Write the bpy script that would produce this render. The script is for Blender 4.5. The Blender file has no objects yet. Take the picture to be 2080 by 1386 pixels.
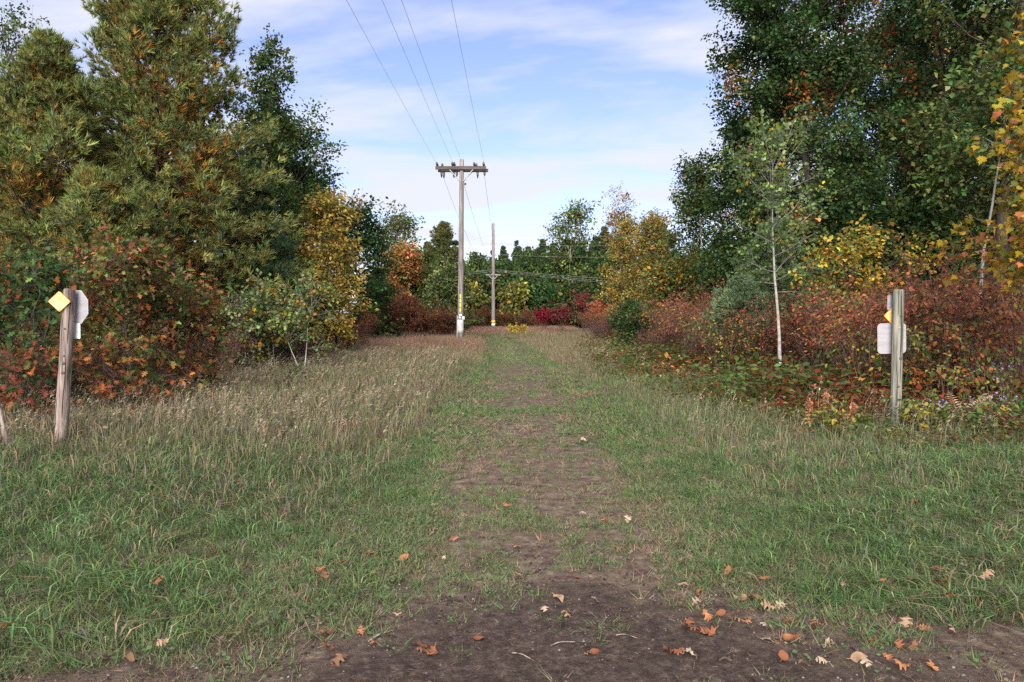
import bpy, math
import numpy as np
from mathutils import Vector, Matrix

scene = bpy.context.scene
C = scene.collection
R = math.radians

# ------------------------------------------------------------------ camera
FPX, HOR, EYE = 1593.0, 635.0, 1.6            # focal length in pixels, horizon row, eye height of the 2080 px photo
cam_d = bpy.data.cameras.new('camera'); cam_d.sensor_width = 36.0
cam_d.lens = 36.0*FPX/2080.0; cam_d.clip_end = 3000.0; cam_d.clip_start = 0.05
cam = bpy.data.objects.new('camera', cam_d); C.objects.link(cam)
cam.location = (0, 0, EYE)
cam.rotation_euler = (R(90) - math.atan((693-HOR)/FPX), 0, 0)
scene.camera = cam

# ------------------------------------------------------------------ sky and sun
SUN_AZ, SUN_EL = R(190), R(31)                # clockwise from the view direction (+Y): behind the camera's left shoulder
SKY_STR = 0.067
w = bpy.data.worlds.new('World'); scene.world = w; w.use_nodes = True
nt = w.node_tree; nt.nodes.clear()
def wn(t, **k):
    n = nt.nodes.new(t)
    for a, b in k.items(): setattr(n, a, b)
    return n
sky = wn('ShaderNodeTexSky'); sky.sky_type = 'NISHITA'; sky.sun_disc = False
sky.sun_elevation = SUN_EL; sky.sun_rotation = SUN_AZ
sky.air_density = 1.0; sky.dust_density = 0.6; sky.ozone_density = 2.2
tc = wn('ShaderNodeTexCoord'); sep = wn('ShaderNodeSeparateXYZ')
nt.links.new(tc.outputs['Generated'], sep.inputs[0])
def wmath(op, a, b=None, c=None):
    n = wn('ShaderNodeMath', operation=op)
    for i, v in enumerate((a, b, c)):
        if v is None: continue
        if isinstance(v, (int, float)): n.inputs[i].default_value = v
        else: nt.links.new(v, n.inputs[i])
    return n.outputs[0]
zz = wmath('ADD', wmath('MAXIMUM', sep.outputs['Z'], 0.0), 0.09)
cmb = wn('ShaderNodeCombineXYZ')
nt.links.new(wmath('DIVIDE', sep.outputs['X'], zz), cmb.inputs[0])
nt.links.new(wmath('DIVIDE', sep.outputs['Y'], zz), cmb.inputs[1])
mp = wn('ShaderNodeMapping'); nt.links.new(cmb.outputs[0], mp.inputs[0])
mp.inputs['Rotation'].default_value = (0, 0, R(24)); mp.inputs['Scale'].default_value = (0.7, 1.15, 1)
mp.inputs['Location'].default_value = (3.1, 7.35, 0)
nz = wn('ShaderNodeTexNoise'); nt.links.new(mp.outputs[0], nz.inputs['Vector'])
nz.inputs['Scale'].default_value = 1.0; nz.inputs['Detail'].default_value = 5.0
nz.inputs['Roughness'].default_value = 0.56; nz.inputs['Distortion'].default_value = 0.35
rmp = wn('ShaderNodeValToRGB'); nt.links.new(nz.outputs['Fac'], rmp.inputs[0])
rmp.color_ramp.elements[0].position = 0.40; rmp.color_ramp.elements[0].color = (0.08, 0.08, 0.08, 1)
rmp.color_ramp.elements[1].position = 0.575; rmp.color_ramp.elements[1].color = (0.92, 0.92, 0.92, 1)
skm = wn('ShaderNodeVectorMath', operation='MULTIPLY'); nt.links.new(sky.outputs[0], skm.inputs[0])
skm.inputs[1].default_value = (1.04, 0.94, 1.17)
mix = wn('ShaderNodeMix', data_type='RGBA'); nt.links.new(rmp.outputs[0], mix.inputs['Factor'])
nt.links.new(skm.outputs[0], mix.inputs['A']); mix.inputs['B'].default_value = (4.8, 4.9, 5.4, 1)
bg = wn('ShaderNodeBackground'); bg.inputs['Strength'].default_value = SKY_STR
nt.links.new(mix.outputs['Result'], bg.inputs['Color'])
wo = wn('ShaderNodeOutputWorld'); nt.links.new(bg.outputs[0], wo.inputs[0])

sun_d = bpy.data.lights.new('sun', 'SUN'); sun_d.energy = 3.4; sun_d.angle = R(50); sun_d.color = (1.0, 0.93, 0.84)
sun = bpy.data.objects.new('sun', sun_d); C.objects.link(sun)
to_sun = Vector((math.sin(SUN_AZ)*math.cos(SUN_EL), math.cos(SUN_AZ)*math.cos(SUN_EL), math.sin(SUN_EL)))
sun.rotation_euler = (-to_sun).to_track_quat('-Z', 'Y').to_euler()

vs = scene.view_settings
vs.view_transform = 'Standard'; vs.look = 'None'; vs.gamma = 1.0; vs.use_curve_mapping = False
vs.exposure = 1.45
scene.cycles.max_bounces = 8; scene.cycles.diffuse_bounces = 6; scene.cycles.glossy_bounces = 1; scene.cycles.transmission_bounces = 4
scene.cycles.use_adaptive_sampling = True; scene.cycles.adaptive_threshold = 0.02; scene.cycles.use_denoising = False; scene.cycles.debug_use_spatial_splits = True

# ------------------------------------------------------------------ helpers
rng = np.random.default_rng(1)
def seed(n):
    global rng
    rng = np.random.default_rng(n)
def unit(v): return v/np.maximum(np.linalg.norm(v, axis=-1, keepdims=True), 1e-9)
def runit(n): return unit(rng.normal(size=(n, 3)))

def vnoise(x, y, s, sd=0):
    """Value noise, 0..1, cell size s."""
    x = np.asarray(x, float)/s; y = np.asarray(y, float)/s
    xi = np.floor(x).astype(np.int64); yi = np.floor(y).astype(np.int64); fx = x-xi; fy = y-yi
    fx = fx*fx*(3-2*fx); fy = fy*fy*(3-2*fy)
    def h(a, b):
        v = (a*374761393 + b*668265263 + sd*1442695041) & 0xffffffff
        v = ((v ^ (v >> 13))*1274126177) & 0xffffffff
        return ((v ^ (v >> 16)) & 0xffff)/65535.0
    return (h(xi, yi)*(1-fx)+h(xi+1, yi)*fx)*(1-fy)+(h(xi, yi+1)*(1-fx)+h(xi+1, yi+1)*fx)*fy
def fnoise(x, y, s, sd=0): return 0.55*vnoise(x, y, s, sd)+0.3*vnoise(x, y, s/2.1, sd+5)+0.15*vnoise(x, y, s/4.3, sd+9)
def sstep(a, b, x):
    t = np.clip((np.asarray(x, float)-a)/(b-a), 0, 1); return t*t*(3-2*t)

def trail_x(y):
    y = np.asarray(y, float)
    return np.interp(y, [-10, 4, 9.6, 20, 32, 40, 48, 56, 66, 80], [0.25, 0.25, 0.33, 0.2, -0.05, -0.4, -1.2, -2.6, -5.5, -11])
def gh(x, y):
    """Height of the ground."""
    x = np.asarray(x, float); y = np.asarray(y, float)
    d = np.abs(x-trail_x(y))
    h = 0.10*(sstep(0.8, 3.2, d)) + 0.06*(vnoise(x, y, 3.1, 3)-0.5)*sstep(0.5, 2, d) + 0.02*(vnoise(x, y, 1.3, 4)-0.5)
    h = h*sstep(3.0, 7.5, y) + 0.22*sstep(5, 14, np.abs(x))*sstep(8, 20, y)*0.6
    return h
def at(px, Y): return (px-1040.0)/FPX*Y
def hz(py, Y): return EYE-(py-HOR)/FPX*Y

def link(o, parent=None):
    C.objects.link(o)
    if parent is not None: o.parent = parent
    return o
def tag(o, label=None, cat=None, group=None, kind=None):
    if label: o['label'] = label
    if cat: o['category'] = cat
    if group: o['group'] = group
    if kind: o['kind'] = kind
    return o
def thing(name, loc, label, cat, group=None, rz=0.0, sc=1.0):
    o = bpy.data.objects.new(name, None); o.location = loc; o.rotation_euler = (0, 0, rz); o.scale = (sc, sc, sc)
    o.empty_display_size = 0.2
    return tag(link(o), label, cat, group)

def mesh(name, V, F, col=None, mat=None, smooth=None):
    """V (n,3); F (m,3) or (m,4) index array, or a list of those."""
    me = bpy.data.meshes.new(name)
    V = np.ascontiguousarray(V, dtype=np.float32)
    Fs = [np.asarray(f, dtype=np.int32) for f in (F if isinstance(F, list) else [F]) if len(f)]
    loops = np.concatenate([f.ravel() for f in Fs]); starts = []; off = 0
    for f in Fs:
        starts.append(off+np.arange(len(f))*f.shape[1]); off += f.size
    starts = np.concatenate(starts).astype(np.int32)
    me.vertices.add(len(V)); me.vertices.foreach_set('co', V.ravel())
    me.loops.add(len(loops)); me.loops.foreach_set('vertex_index', loops)
    me.polygons.add(len(starts)); me.polygons.foreach_set('loop_start', starts)
    if smooth is not None: me.polygons.foreach_set('use_smooth', np.full(len(starts), bool(smooth)))
    if col is not None:
        a = me.attributes.new('col', 'FLOAT_COLOR', 'POINT')
        c4 = np.ones((len(V), 4), dtype=np.float32); c4[:, :3] = col
        a.data.foreach_set('color', c4.ravel())
    me.update(calc_edges=True)
    if mat: me.materials.append(mat)
    return me
def obj(name, me, parent=None, kind=None):
    o = link(bpy.data.objects.new(name, me), parent)
    if kind: o['kind'] = kind
    return o

class MB:
    """Collects boxes, prisms and tubes into one mesh."""
    def __init__(s): s.v = []; s.f3 = []; s.f4 = []; s.n = 0
    def add(s, V, F):
        V = np.asarray(V, float); s.v.append(V)
        for f in F: (s.f4 if len(f) == 4 else s.f3).append([i+s.n for i in f])
        s.n += len(V); return s
    def box(s, c, d, M=None):
        x, y, z = (k/2 for k in d)
        V = np.array([[-x,-y,-z],[x,-y,-z],[x,y,-z],[-x,y,-z],[-x,-y,z],[x,-y,z],[x,y,z],[-x,y,z]])
        if M is not None: V = V @ np.array(M.to_3x3()).T
        return s.add(V+np.array(c), [(0,3,2,1),(4,5,6,7),(0,1,5,4),(1,2,6,5),(2,3,7,6),(3,0,4,7)])
    def tube(s, pts, rad, n=10, cap=True):
        pts = np.asarray(pts, float); rad = np.broadcast_to(np.asarray(rad, float), (len(pts),))
        V, F = tubes(pts[None], rad[None], n)
        F = F.tolist(); k = len(pts)
        V = V.tolist()
        if cap:
            V.append(pts[0].tolist()); V.append(pts[-1].tolist()); a = len(V)-2
            for i in range(n):
                j = (i+1) % n
                F.append((a, j, i)); F.append((a+1, (k-1)*n+i, (k-1)*n+j))
        return s.add(V, F)
    def prism(s, outline, t, M=None, off=(0, 0, 0)):
        """Outline in XZ, thickness t along Y (front at y=-t/2)."""
        o = np.asarray(outline, float); n = len(o)
        V = np.concatenate([np.c_[o[:, 0], np.full(n, -t/2), o[:, 1]], np.c_[o[:, 0], np.full(n, t/2), o[:, 1]],
                            [[o[:, 0].mean(), -t/2, o[:, 1].mean()], [o[:, 0].mean(), t/2, o[:, 1].mean()]]])
        if M is not None: V = V @ np.array(M.to_3x3()).T
        F = []
        for i in range(n):
            j = (i+1) % n
            F += [(i, j, 2*n), (n+j, n+i, 2*n+1), (j, i, n+i, n+j)]
        return s.add(V+np.array(off), F)
    def me(s, name, mat, smooth=False, col=None):
        F = []
        if s.f3: F.append(np.array(s.f3))
        if s.f4: F.append(np.array(s.f4))
        return mesh(name, np.concatenate(s.v), F, col, mat, smooth)
    def obj(s, name, mat, parent=None, smooth=False, kind=None): return obj(name, s.me(name, mat, smooth), parent, kind)

def tubes(P, Rd, n):
    """P (m,k,3), Rd (m,k): m open tubes of n sides."""
    m, k, _ = P.shape
    T = unit(np.gradient(P, axis=1)) if k > 1 else P*0
    ref = np.where(np.abs(T[:, :1, 2:3]) > 0.9, np.array([1.0, 0.13, 0]), np.array([0, 0.09, 1.0]))
    X = unit(np.cross(T, np.broadcast_to(ref, T.shape))); Y = np.cross(T, X)
    a = np.arange(n)*2*math.pi/n
    V = P[:, :, None, :]+Rd[:, :, None, None]*(np.cos(a)[None, None, :, None]*X[:, :, None, :]+np.sin(a)[None, None, :, None]*Y[:, :, None, :])
    idx = np.arange(m*k*n).reshape(m, k, n); nx = np.roll(idx, -1, axis=2)
    F = np.stack([idx[:, :-1], nx[:, :-1], nx[:, 1:], idx[:, 1:]], axis=-1).reshape(-1, 4)
    return V.reshape(-1, 3), F
def join_tubes(name, parts, mat, parent):
    V = []; F = []; n = 0
    for P, Rd, ns in parts:
        if len(P) == 0: continue
        v, f = tubes(P, Rd, ns); V.append(v); F.append(f+n); n += len(v)
    return obj(name, mesh(name, np.concatenate(V), np.concatenate(F), None, mat, True), parent, 'stuff')

# ------------------------------------------------------------------ materials
def new_mat(name):
    m = bpy.data.materials.new(name); m.use_nodes = True; t = m.node_tree; t.nodes.clear()
    out = t.nodes.new('ShaderNodeOutputMaterial'); b = t.nodes.new('ShaderNodeBsdfPrincipled')
    t.links.new(b.outputs[0], out.inputs[0]); return m, t, b, out
def nd(t, k, **kw):
    n = t.nodes.new(k)
    for a, b in kw.items():
        if a.startswith('i_'): n.inputs[a[2:].replace('_', ' ')].default_value = b
        else: setattr(n, a, b)
    return n
def leaf_mat(name, transl=0.3, rough=0.55, spec=0.3):
    m, t, b, out = new_mat(name)
    a = nd(t, 'ShaderNodeAttribute', attribute_name='col')
    t.nodes.remove(b); df = nd(t, 'ShaderNodeBsdfDiffuse'); t.links.new(a.outputs['Color'], df.inputs['Color'])
    tr = nd(t, 'ShaderNodeBsdfTranslucent'); t.links.new(a.outputs['Color'], tr.inputs['Color'])
    mx = nd(t, 'ShaderNodeMixShader'); mx.inputs[0].default_value = transl
    t.links.new(df.outputs[0], mx.inputs[1]); t.links.new(tr.outputs[0], mx.inputs[2]); res = mx
    if spec > 0.5:                             # waxy leaves: a little sheen
        gl = nd(t, 'ShaderNodeBsdfGlossy'); gl.inputs['Roughness'].default_value = rough; gl.inputs['Color'].default_value = (.9, .95, 1, 1)
        res = nd(t, 'ShaderNodeMixShader'); res.inputs[0].default_value = 0.035; t.links.new(mx.outputs[0], res.inputs[1]); t.links.new(gl.outputs[0], res.inputs[2])
    t.links.new(res.outputs[0], out.inputs[0])
    return m
def ramp(t, stops):
    r = nd(t, 'ShaderNodeValToRGB'); e = r.color_ramp.elements
    while len(e) < len(stops): e.new(0.5)
    for k, (p, c) in zip(e, stops): k.position = p; k.color = (*c, 1)
    return r
def rough_mat(name, stops, scale=(8, 8, 8), detail=5, rough=0.85, bump=0.5, bscale=None, dist=0.01, nrough=0.6, spec=0.2):
    m, t, b, out = new_mat(name)
    co = nd(t, 'ShaderNodeTexCoord'); mp_ = nd(t, 'ShaderNodeMapping'); mp_.inputs['Scale'].default_value = scale
    t.links.new(co.outputs['Object'], mp_.inputs[0])
    n1 = nd(t, 'ShaderNodeTexNoise', i_Scale=1.0, i_Detail=detail if detail > 9 else min(detail, 5), i_Roughness=nrough); t.links.new(mp_.outputs[0], n1.inputs['Vector'])
    r = ramp(t, stops); t.links.new(n1.outputs['Fac'], r.inputs[0]); t.links.new(r.outputs[0], b.inputs['Base Color'])
    b.inputs['Roughness'].default_value = rough; b.inputs['Specular IOR Level'].default_value = spec
    if bump <= 0.25: return m
    n2 = nd(t, 'ShaderNodeTexNoise', i_Scale=bscale or 2.0, i_Detail=3.0, i_Roughness=0.65); t.links.new(mp_.outputs[0], n2.inputs['Vector'])
    bp = nd(t, 'ShaderNodeBump', i_Strength=bump, i_Distance=dist); t.links.new(n2.outputs['Fac'], bp.inputs['Height'])
    t.links.new(bp.outputs[0], b.inputs['Normal'])
    return m
M_LEAF = leaf_mat('leaf', 0.4, 0.5, 0.35)
M_NEEDLE = leaf_mat('needle', 0.25, 0.55, 0.25)
M_GRASS = leaf_mat('grass_blade', 0.3, 0.5, 0.3)
M_DEAD = leaf_mat('dead_leaf', 0.15, 0.75, 0.15)
M_BARK = rough_mat('bark_oak', [(0.3, (0.035, 0.028, 0.024)), (0.7, (0.12, 0.10, 0.085))], (14, 14, 3), bump=0.8, dist=0.02)
M_BARKPINE = rough_mat('bark_pine', [(0.3, (0.03, 0.022, 0.018)), (0.7, (0.10, 0.075, 0.058))], (12, 12, 4), bump=0.8, dist=0.02)
M_GREY = rough_mat('bark_grey', [(0.3, (0.10, 0.095, 0.09)), (0.7, (0.24, 0.23, 0.215))], (9, 9, 12), bump=0.2)
M_TWIG = rough_mat('twig', [(0.3, (0.06, 0.035, 0.032)), (0.7, (0.15, 0.09, 0.078))], (10, 10, 4), bump=0.2)
M_ASPEN = rough_mat('bark_aspen', [(0.30, (0.05, 0.045, 0.04)), (0.40, (0.25, 0.24, 0.215)), (0.7, (0.42, 0.41, 0.375))], (9, 9, 16), bump=0.3, dist=0.006)

# ------------------------------------------------------------------ leaf shapes (x across, y along, z up)
def sym_strip(half, cup=0.22, bend=-0.18):
    h = np.array(half, float); n = len(h)
    f = lambda x, y: cup*np.abs(x)+bend*y*y
    V = np.concatenate([np.c_[np.zeros(n), h[:, 1], f(0*h[:, 0], h[:, 1])], np.c_[h[:, 0], h[:, 1], f(h[:, 0], h[:, 1])], np.c_[-h[:, 0], h[:, 1], f(h[:, 0], h[:, 1])]])
    T = []
    for i in range(n-1):
        T += [(i, n+i, n+i+1), (i, n+i+1, i+1), (i, 2*n+i+1, 2*n+i), (i, i+1, 2*n+i+1)]
    return V, np.array(T)
L_DIA = (np.array([[0,0,0],[.34,.5,.09],[0,1,-.04],[-.34,.5,.09]], float), np.array([[0,1,2],[0,2,3]]))
L_RND = (np.array([[0,0,0],[.46,.5,.06],[0,1,-.03],[-.46,.5,.06]], float), np.array([[0,1,2],[0,2,3]]))
L_OVAL = (np.array([[0,0,0],[.27,.36,.07],[.2,.72,.03],[0,1,-.12],[-.2,.72,.03],[-.27,.36,.07]], float), np.array([[0,1,5],[1,2,5],[2,4,5],[2,3,4]]))
L_ROUND = (np.array([[0,0,0],[.4,.22,.05],[.42,.6,.05],[0,1,-.05],[-.42,.6,.05],[-.4,.22,.05]], float), np.array([[0,1,5],[1,2,5],[2,4,5],[2,3,4]]))
L_OAKLO = (np.array([[0,0,0],[.2,.25,.05],[.1,.36,.02],[.4,.55,.1],[.12,.66,.0],[.22,.86,.03],[0,1,-.15],[-.22,.86,.03],[-.12,.66,0],[-.4,.55,.1],[-.1,.36,.02],[-.2,.25,.05]], float),
           np.array([[0,1,2],[0,2,10],[0,10,11],[2,3,4],[2,4,8],[2,8,10],[8,9,10],[4,5,6],[4,6,8],[6,7,8]]))
L_OAK = sym_strip([(0.012,-.18),(0.015,.0),(.06,.10),(.20,.16),(.09,.27),(.13,.33),(.38,.40),(.34,.47),(.12,.50),(.15,.58),(.40,.72),(.30,.75),(.11,.74),(.18,.90),(.06,.90),(.0,1.0)])
_mo = [(0,0),(.18,-.10),(.20,.05),(.48,.0),(.42,.18),(.62,.40),(.42,.40),(.40,.55),(.18,.48),(.22,.74),(.10,.72),(0,1)]
_mo = _mo+[(-x, y) for x, y in _mo[-2:0:-1]]
_mv = np.array([(0,.3,0)]+[(x, y, .18*abs(x)-.22*max(0, y-.2)**2) for x, y in _mo], float)
L_MAPLE = (_mv, np.array([(0, i, i % len(_mo)+1) for i in range(1, len(_mo)+1)])[:, [0, 2, 1]])
def tuft_shape(n, spread, wid, sd, lmin=0.75):
    r = np.random.default_rng(sd); V = []; T = []
    for i in range(n):
        a = 2*math.pi*(i+r.uniform(-.4, .4))/n*2.4; b = spread*math.sqrt(r.uniform(0.05, 1)); s0 = r.uniform(0, .45)
        d = np.array([math.sin(b)*math.cos(a), math.cos(b), math.sin(b)*math.sin(a)]); L = r.uniform(lmin, 1.0)
        side = np.cross(d, r.normal(size=3)); side /= np.linalg.norm(side)
        p = np.array([0, s0*0.9, 0]); k = len(V)
        V += [p-side*wid/2, p+side*wid/2, p+d*L*0.62+np.array([0, .05, -.02])]; T.append((k, k+1, k+2))
    return np.array(V), np.array(T)

def frames(D, N):
    y = unit(D); x = unit(np.cross(y, N)); z = np.cross(x, y); return x, y, z
def place(tpl, P, D, N, S):
    V, T = tpl; x, y, z = frames(D, N); k = len(V); n = len(P)
    W = P[:, None, :]+S[:, None, None]*(V[None, :, 0:1]*x[:, None, :]+V[None, :, 1:2]*y[:, None, :]+V[None, :, 2:3]*z[:, None, :])
    F = (T[None]+(np.arange(n)*k)[:, None, None]).reshape(-1, T.shape[1])
    return W.reshape(-1, 3), F
def palette(names_w, n, u=None):
    """names_w: list of (colour, weight); picks n colours with a little spread."""
    cs = np.array([c for c, _ in names_w], float); ws = np.array([q for _, q in names_w], float); ws /= ws.sum()
    i = rng.choice(len(cs), n, p=ws) if u is None else np.searchsorted(np.cumsum(ws), np.clip(u, 0, 0.9999))
    c = cs[i]*np.exp(rng.normal(0, 0.20, (n, 1)))*np.exp(rng.normal(0, 0.07, (n, 3)))
    return np.clip(c, 0.004, 0.8)
_single_cache = {}
def leaves(parent, name, tpl, P, D, N, S, col, mat, single=0, origin=(0, 0, 0), part='leaf'):
    """One mesh of leaves; the `single` ones that show largest to the lens become parts of their own."""
    if single and len(P):
        W = P+np.array(origin); q = S/np.maximum(W[:, 1], 1)*np.where(np.abs(W[:, 0]) < 0.66*W[:, 1], 1, 0.1)
        near = np.argsort(-(q+0.15*q.max()*rng.random(len(q))))[:single]
        keep = np.ones(len(P), bool); keep[near] = False
        x, y, z = frames(D, N)
        for i in near:
            key = (id(tpl), tuple(np.round(np.log(np.maximum(col[i], .004))*2.2).astype(int)))
            if key not in _single_cache:
                _single_cache[key] = mesh('leaf', tpl[0], tpl[1], np.broadcast_to(col[i], (len(tpl[0]), 3)), mat)
            o = bpy.data.objects.new(part, _single_cache[key])
            o.matrix_local = Matrix(((x[i,0]*S[i], y[i,0]*S[i], z[i,0]*S[i], P[i,0]), (x[i,1]*S[i], y[i,1]*S[i], z[i,1]*S[i], P[i,1]),
                                     (x[i,2]*S[i], y[i,2]*S[i], z[i,2]*S[i], P[i,2]), (0, 0, 0, 1)))
            link(o, parent)
        P, D, N, S, col = P[keep], D[keep], N[keep], S[keep], col[keep]
    V, F = place(tpl, P, D, N, S)
    return obj(name, mesh(name, V, F, np.repeat(col, len(tpl[0]), 0), mat), parent, 'stuff')

def scatter(name, variants, P, frame, S, tint, mat, parent=None):
    """One mesh of many small pieces. variants: list of (V, F, col); P (n,3); frame (x,y,z); S (n,) or (n,3); tint (n,3)."""
    S = np.asarray(S); S = np.repeat(S[:, None], 3, 1) if S.ndim == 1 else S
    x, y, z = (a*S[:, k:k+1] for k, a in enumerate(frame)); pick = rng.integers(0, len(variants), len(P)); Vs = []; Fs = []; Cs = []; o = 0
    for k, (v, f, c) in enumerate(variants):
        i = np.where(pick == k)[0]
        if not len(i): continue
        W = P[i][:, None]+v[None, :, 0:1]*x[i][:, None]+v[None, :, 1:2]*y[i][:, None]+v[None, :, 2:3]*z[i][:, None]
        Vs.append(W.reshape(-1, 3)); Fs.append((np.asarray(f)[None]+(o+np.arange(len(i))*len(v))[:, None, None]).reshape(-1, 3)); o += W.shape[0]*W.shape[1]
        Cs.append((tint[i][:, None]*np.asarray(c)[None]).reshape(-1, 3))
    return obj(name, mesh(name, np.concatenate(Vs), np.concatenate(Fs), np.clip(np.concatenate(Cs), .003, .8), mat), parent, 'stuff')
_sprays = {}
def sprays(tpl, m=8, nv=8):
    """Small sprays of m leaves along a twig of about three leaf lengths."""
    key = (id(tpl), m)
    if key not in _sprays:
        r = np.random.default_rng(len(_sprays)+50); out = []
        for k in range(nv):
            P = np.c_[r.normal(0, .75, m), r.uniform(-.4, 2.8, m), r.normal(0, .5, m)]
            D = np.c_[r.normal(0, .8, m), r.uniform(-.1, 1, m), r.normal(-.25, .5, m)]; N = np.array([0, 0, 1.])+unit(r.normal(size=(m, 3)))*.8
            V, F = place(tpl, P, D, N, r.uniform(.65, 1.2, m))
            c = np.exp(r.normal(0, .22, (m, 1)))*np.exp(r.normal(0, .09, (m, 3)))
            out.append((V, F, np.repeat(c, len(tpl[0]), 0)))
        _sprays[key] = out
    return _sprays[key]
def grow(S, D, L, k, wig, up):
    P = [S]; D = unit(D)
    for i in range(k-1):
        D = unit(D+rng.normal(0, wig, D.shape)+np.array([0, 0, 1.0])*np.asarray(up).reshape(-1, 1)); S = S+D*(L/(k-1))[:, None]; P.append(S)
    return np.stack(P, 1)
def on(P, idx, u):
    k = P.shape[1]; f = np.clip(u, 0, 0.9999)*(k-1); i = f.astype(int); f = (f-i)[:, None]
    a = P[idx, i]; b = P[idx, i+1]; return a+(b-a)*f, unit(b-a)
def taper(m, k, r0, r1):
    r0 = np.broadcast_to(np.asarray(r0, float), (m,)); r1 = np.broadcast_to(np.asarray(r1, float), (m,))
    s = np.linspace(0, 1, k)[None]; return r0[:, None]*(1-s)+r1[:, None]*s

G, DG, OL, YG = (.062,.112,.034), (.036,.070,.026), (.10,.11,.036), (.17,.20,.055)
YE, GO, OR, RU, RD, CR, BR, TA = (.42,.30,.045), (.36,.19,.030), (.35,.135,.045), (.24,.075,.028), (.26,.050,.030), (.30,.016,.035), (.12,.055,.032), (.34,.22,.12)
PU = (.11,.045,.042)

PROF = {
    'round': lambda s: np.sqrt(np.clip(1-(2*s-0.9)**2*0.95, 0.02, 1)),
    'column': lambda s: 0.35+0.65*np.sqrt(np.clip(np.sin(np.pi*np.clip(s*0.9+0.12, 0, 1)), 0, 1)),
    'oak': lambda s: np.clip(0.75+0.6*s-1.25*s**3, 0.08, 1),
    'slim': lambda s: np.clip(1.0-0.85*s, 0.1, 1)*np.clip(0.55+1.6*s, 0, 1),
}
DENS, SIZE = 1.85, 1.27
def broadleaf(name, loc, H, Rc, label, cat='tree', c0=0.15, prof='round', n=(26, 7, 4, 18), tpl=L_DIA, size=0.09, pal=((G, 1),), patch=None, bark=None,
              tr=None, el=(5, 60), lean=(0, 0), sd=1, group=None, single=0, twigs=None, droop=0.25, jit=0.10, thin=0.0, tip=None, mat=None, stems=1, pale=False):
    """Trunk, limbs, twigs and leaves; parts: trunk, branches, crown (and single leaves)."""
    seed(sd); loc = np.array(loc, float)
    t = thing(name, tuple(loc), label, cat, group)
    bark = bark or M_BARK; tr = tr or H*0.014
    trunks = []; limbs = []
    for q in range(stems):
        off = np.array([[0, 0, -0.15]]) if stems == 1 else np.array([[rng.normal(0, .12), rng.normal(0, .12), -0.15]])
        T = grow(off, np.array([[lean[0]+(rng.normal(0, .12) if stems > 1 else 0), lean[1], 1.0]]), np.array([H*0.97*(1-0.22*(q > 0)*rng.random())]), 14, 0.045, 0.03)
        trunks.append(T)
        n1 = max(3, n[0]//stems); tt = c0+(0.985-c0)*np.sort(rng.random(n1)**0.9); s = (tt-c0)/(1-c0)
        S, TT = on(T, np.zeros(n1, int), tt)
        az = np.arange(n1)*2.39996+rng.normal(0, .35, n1); e = np.radians(el[0]+(el[1]-el[0])*s+rng.normal(0, 9, n1))
        D = np.stack([np.cos(az)*np.cos(e), np.sin(az)*np.cos(e), np.sin(e)], 1)
        L = Rc*PROF[prof](s)/np.cos(np.clip(e, 0, 1.1))*rng.uniform(.72, 1.12, n1)*(1 if stems == 1 else .75)
        L = np.minimum(L, (1.02-tt)*H*1.1+0.35*Rc)
        limbs.append((grow(S, D, L, 7, 0.10, 0.05), L))
    T = np.concatenate(trunks); k = np.linspace(0, 1, 14)[None]
    TR = (tr*(1-0.93*k**0.9))*(1+0.5*np.exp(-k*16))*np.ones((stems, 1))
    obj('trunk', mesh('trunk', *tubes(T, TR, 10), None, bark, True), t)
    P1 = np.concatenate([a for a, _ in limbs]); L1 = np.concatenate([b for _, b in limbs]); m1 = len(P1)
    i2 = np.repeat(np.arange(m1), n[1]); u2 = rng.uniform(.22, 1, len(i2)); S2, T2 = on(P1, i2, u2)
    D2 = T2*0.75+runit(len(i2))*0.75+np.array([0, 0, 0.12]); L2 = L1[i2]*rng.uniform(.22, .42, len(i2))*(1.15-0.5*u2)+0.12
    P2 = grow(S2, D2, L2, 4, 0.14, 0.02); m2 = len(P2)
    i3 = np.repeat(np.arange(m2), n[2]); u3 = rng.uniform(.25, 1, len(i3)); S3, T3 = on(P2, i3, u3)
    D3 = T3*0.6+runit(len(i3))*0.85; L3 = L2[i3]*rng.uniform(.3, .6, len(i3))+0.08
    P3 = grow(S3, D3, L3, 3, 0.15, 0.0); m3 = len(P3)
    parts = [(P1, taper(m1, 7, np.clip(L1*0.014, .006, tr*.6), .004), 5), (P2, taper(m2, 4, np.clip(L2*0.010, .003, .03), .002), 3)]
    if twigs or (twigs is None and loc[1] < 19): parts.append((P3, taper(m3, 3, .003, .0012), 3))
    join_tubes('branches', parts, (M_GREY if bark is M_ASPEN and not pale else bark), t)
    keep2 = rng.random(m2) > thin
    inst = not single
    i4 = np.repeat(np.arange(m3), max(1, int(round(n[3]*DENS/8.5))) if inst else n[3]); i4 = i4[keep2[i3[i4]]]
    if tip: # fewer leaves near the top
        zf = P3[i4, 1, 2]/H; i4 = i4[rng.random(len(i4)) > tip*sstep(.62, .95, zf)]
    u4 = rng.uniform(.1, 1.05, len(i4)); S4, T4 = on(P3, i4, u4); N4 = len(i4)
    P4 = S4+rng.normal(0, jit, (N4, 3))*np.array([1, 1, .7])
    rad = unit(P4*np.array([1, 1, 0])+1e-6)
    D4 = T4*0.5+runit(N4)*0.7+rad*0.35+np.array([0, 0, -droop]); Nn = np.array([0, 0, 1.0])+runit(N4)*0.75+rad*0.25
    br = rng.random(m2)[i3[i4]]                                    # one number a bough, so that colours come in clumps
    col = palette(list(pal), N4)
    if patch:
        pc, share = patch; mk = (br < share) & (rng.random(N4) < .85); col[mk] = palette(list(pc), int(mk.sum()))
    col *= np.exp(rng.normal(0, .16, m2))[i3[i4]][:, None]
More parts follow.
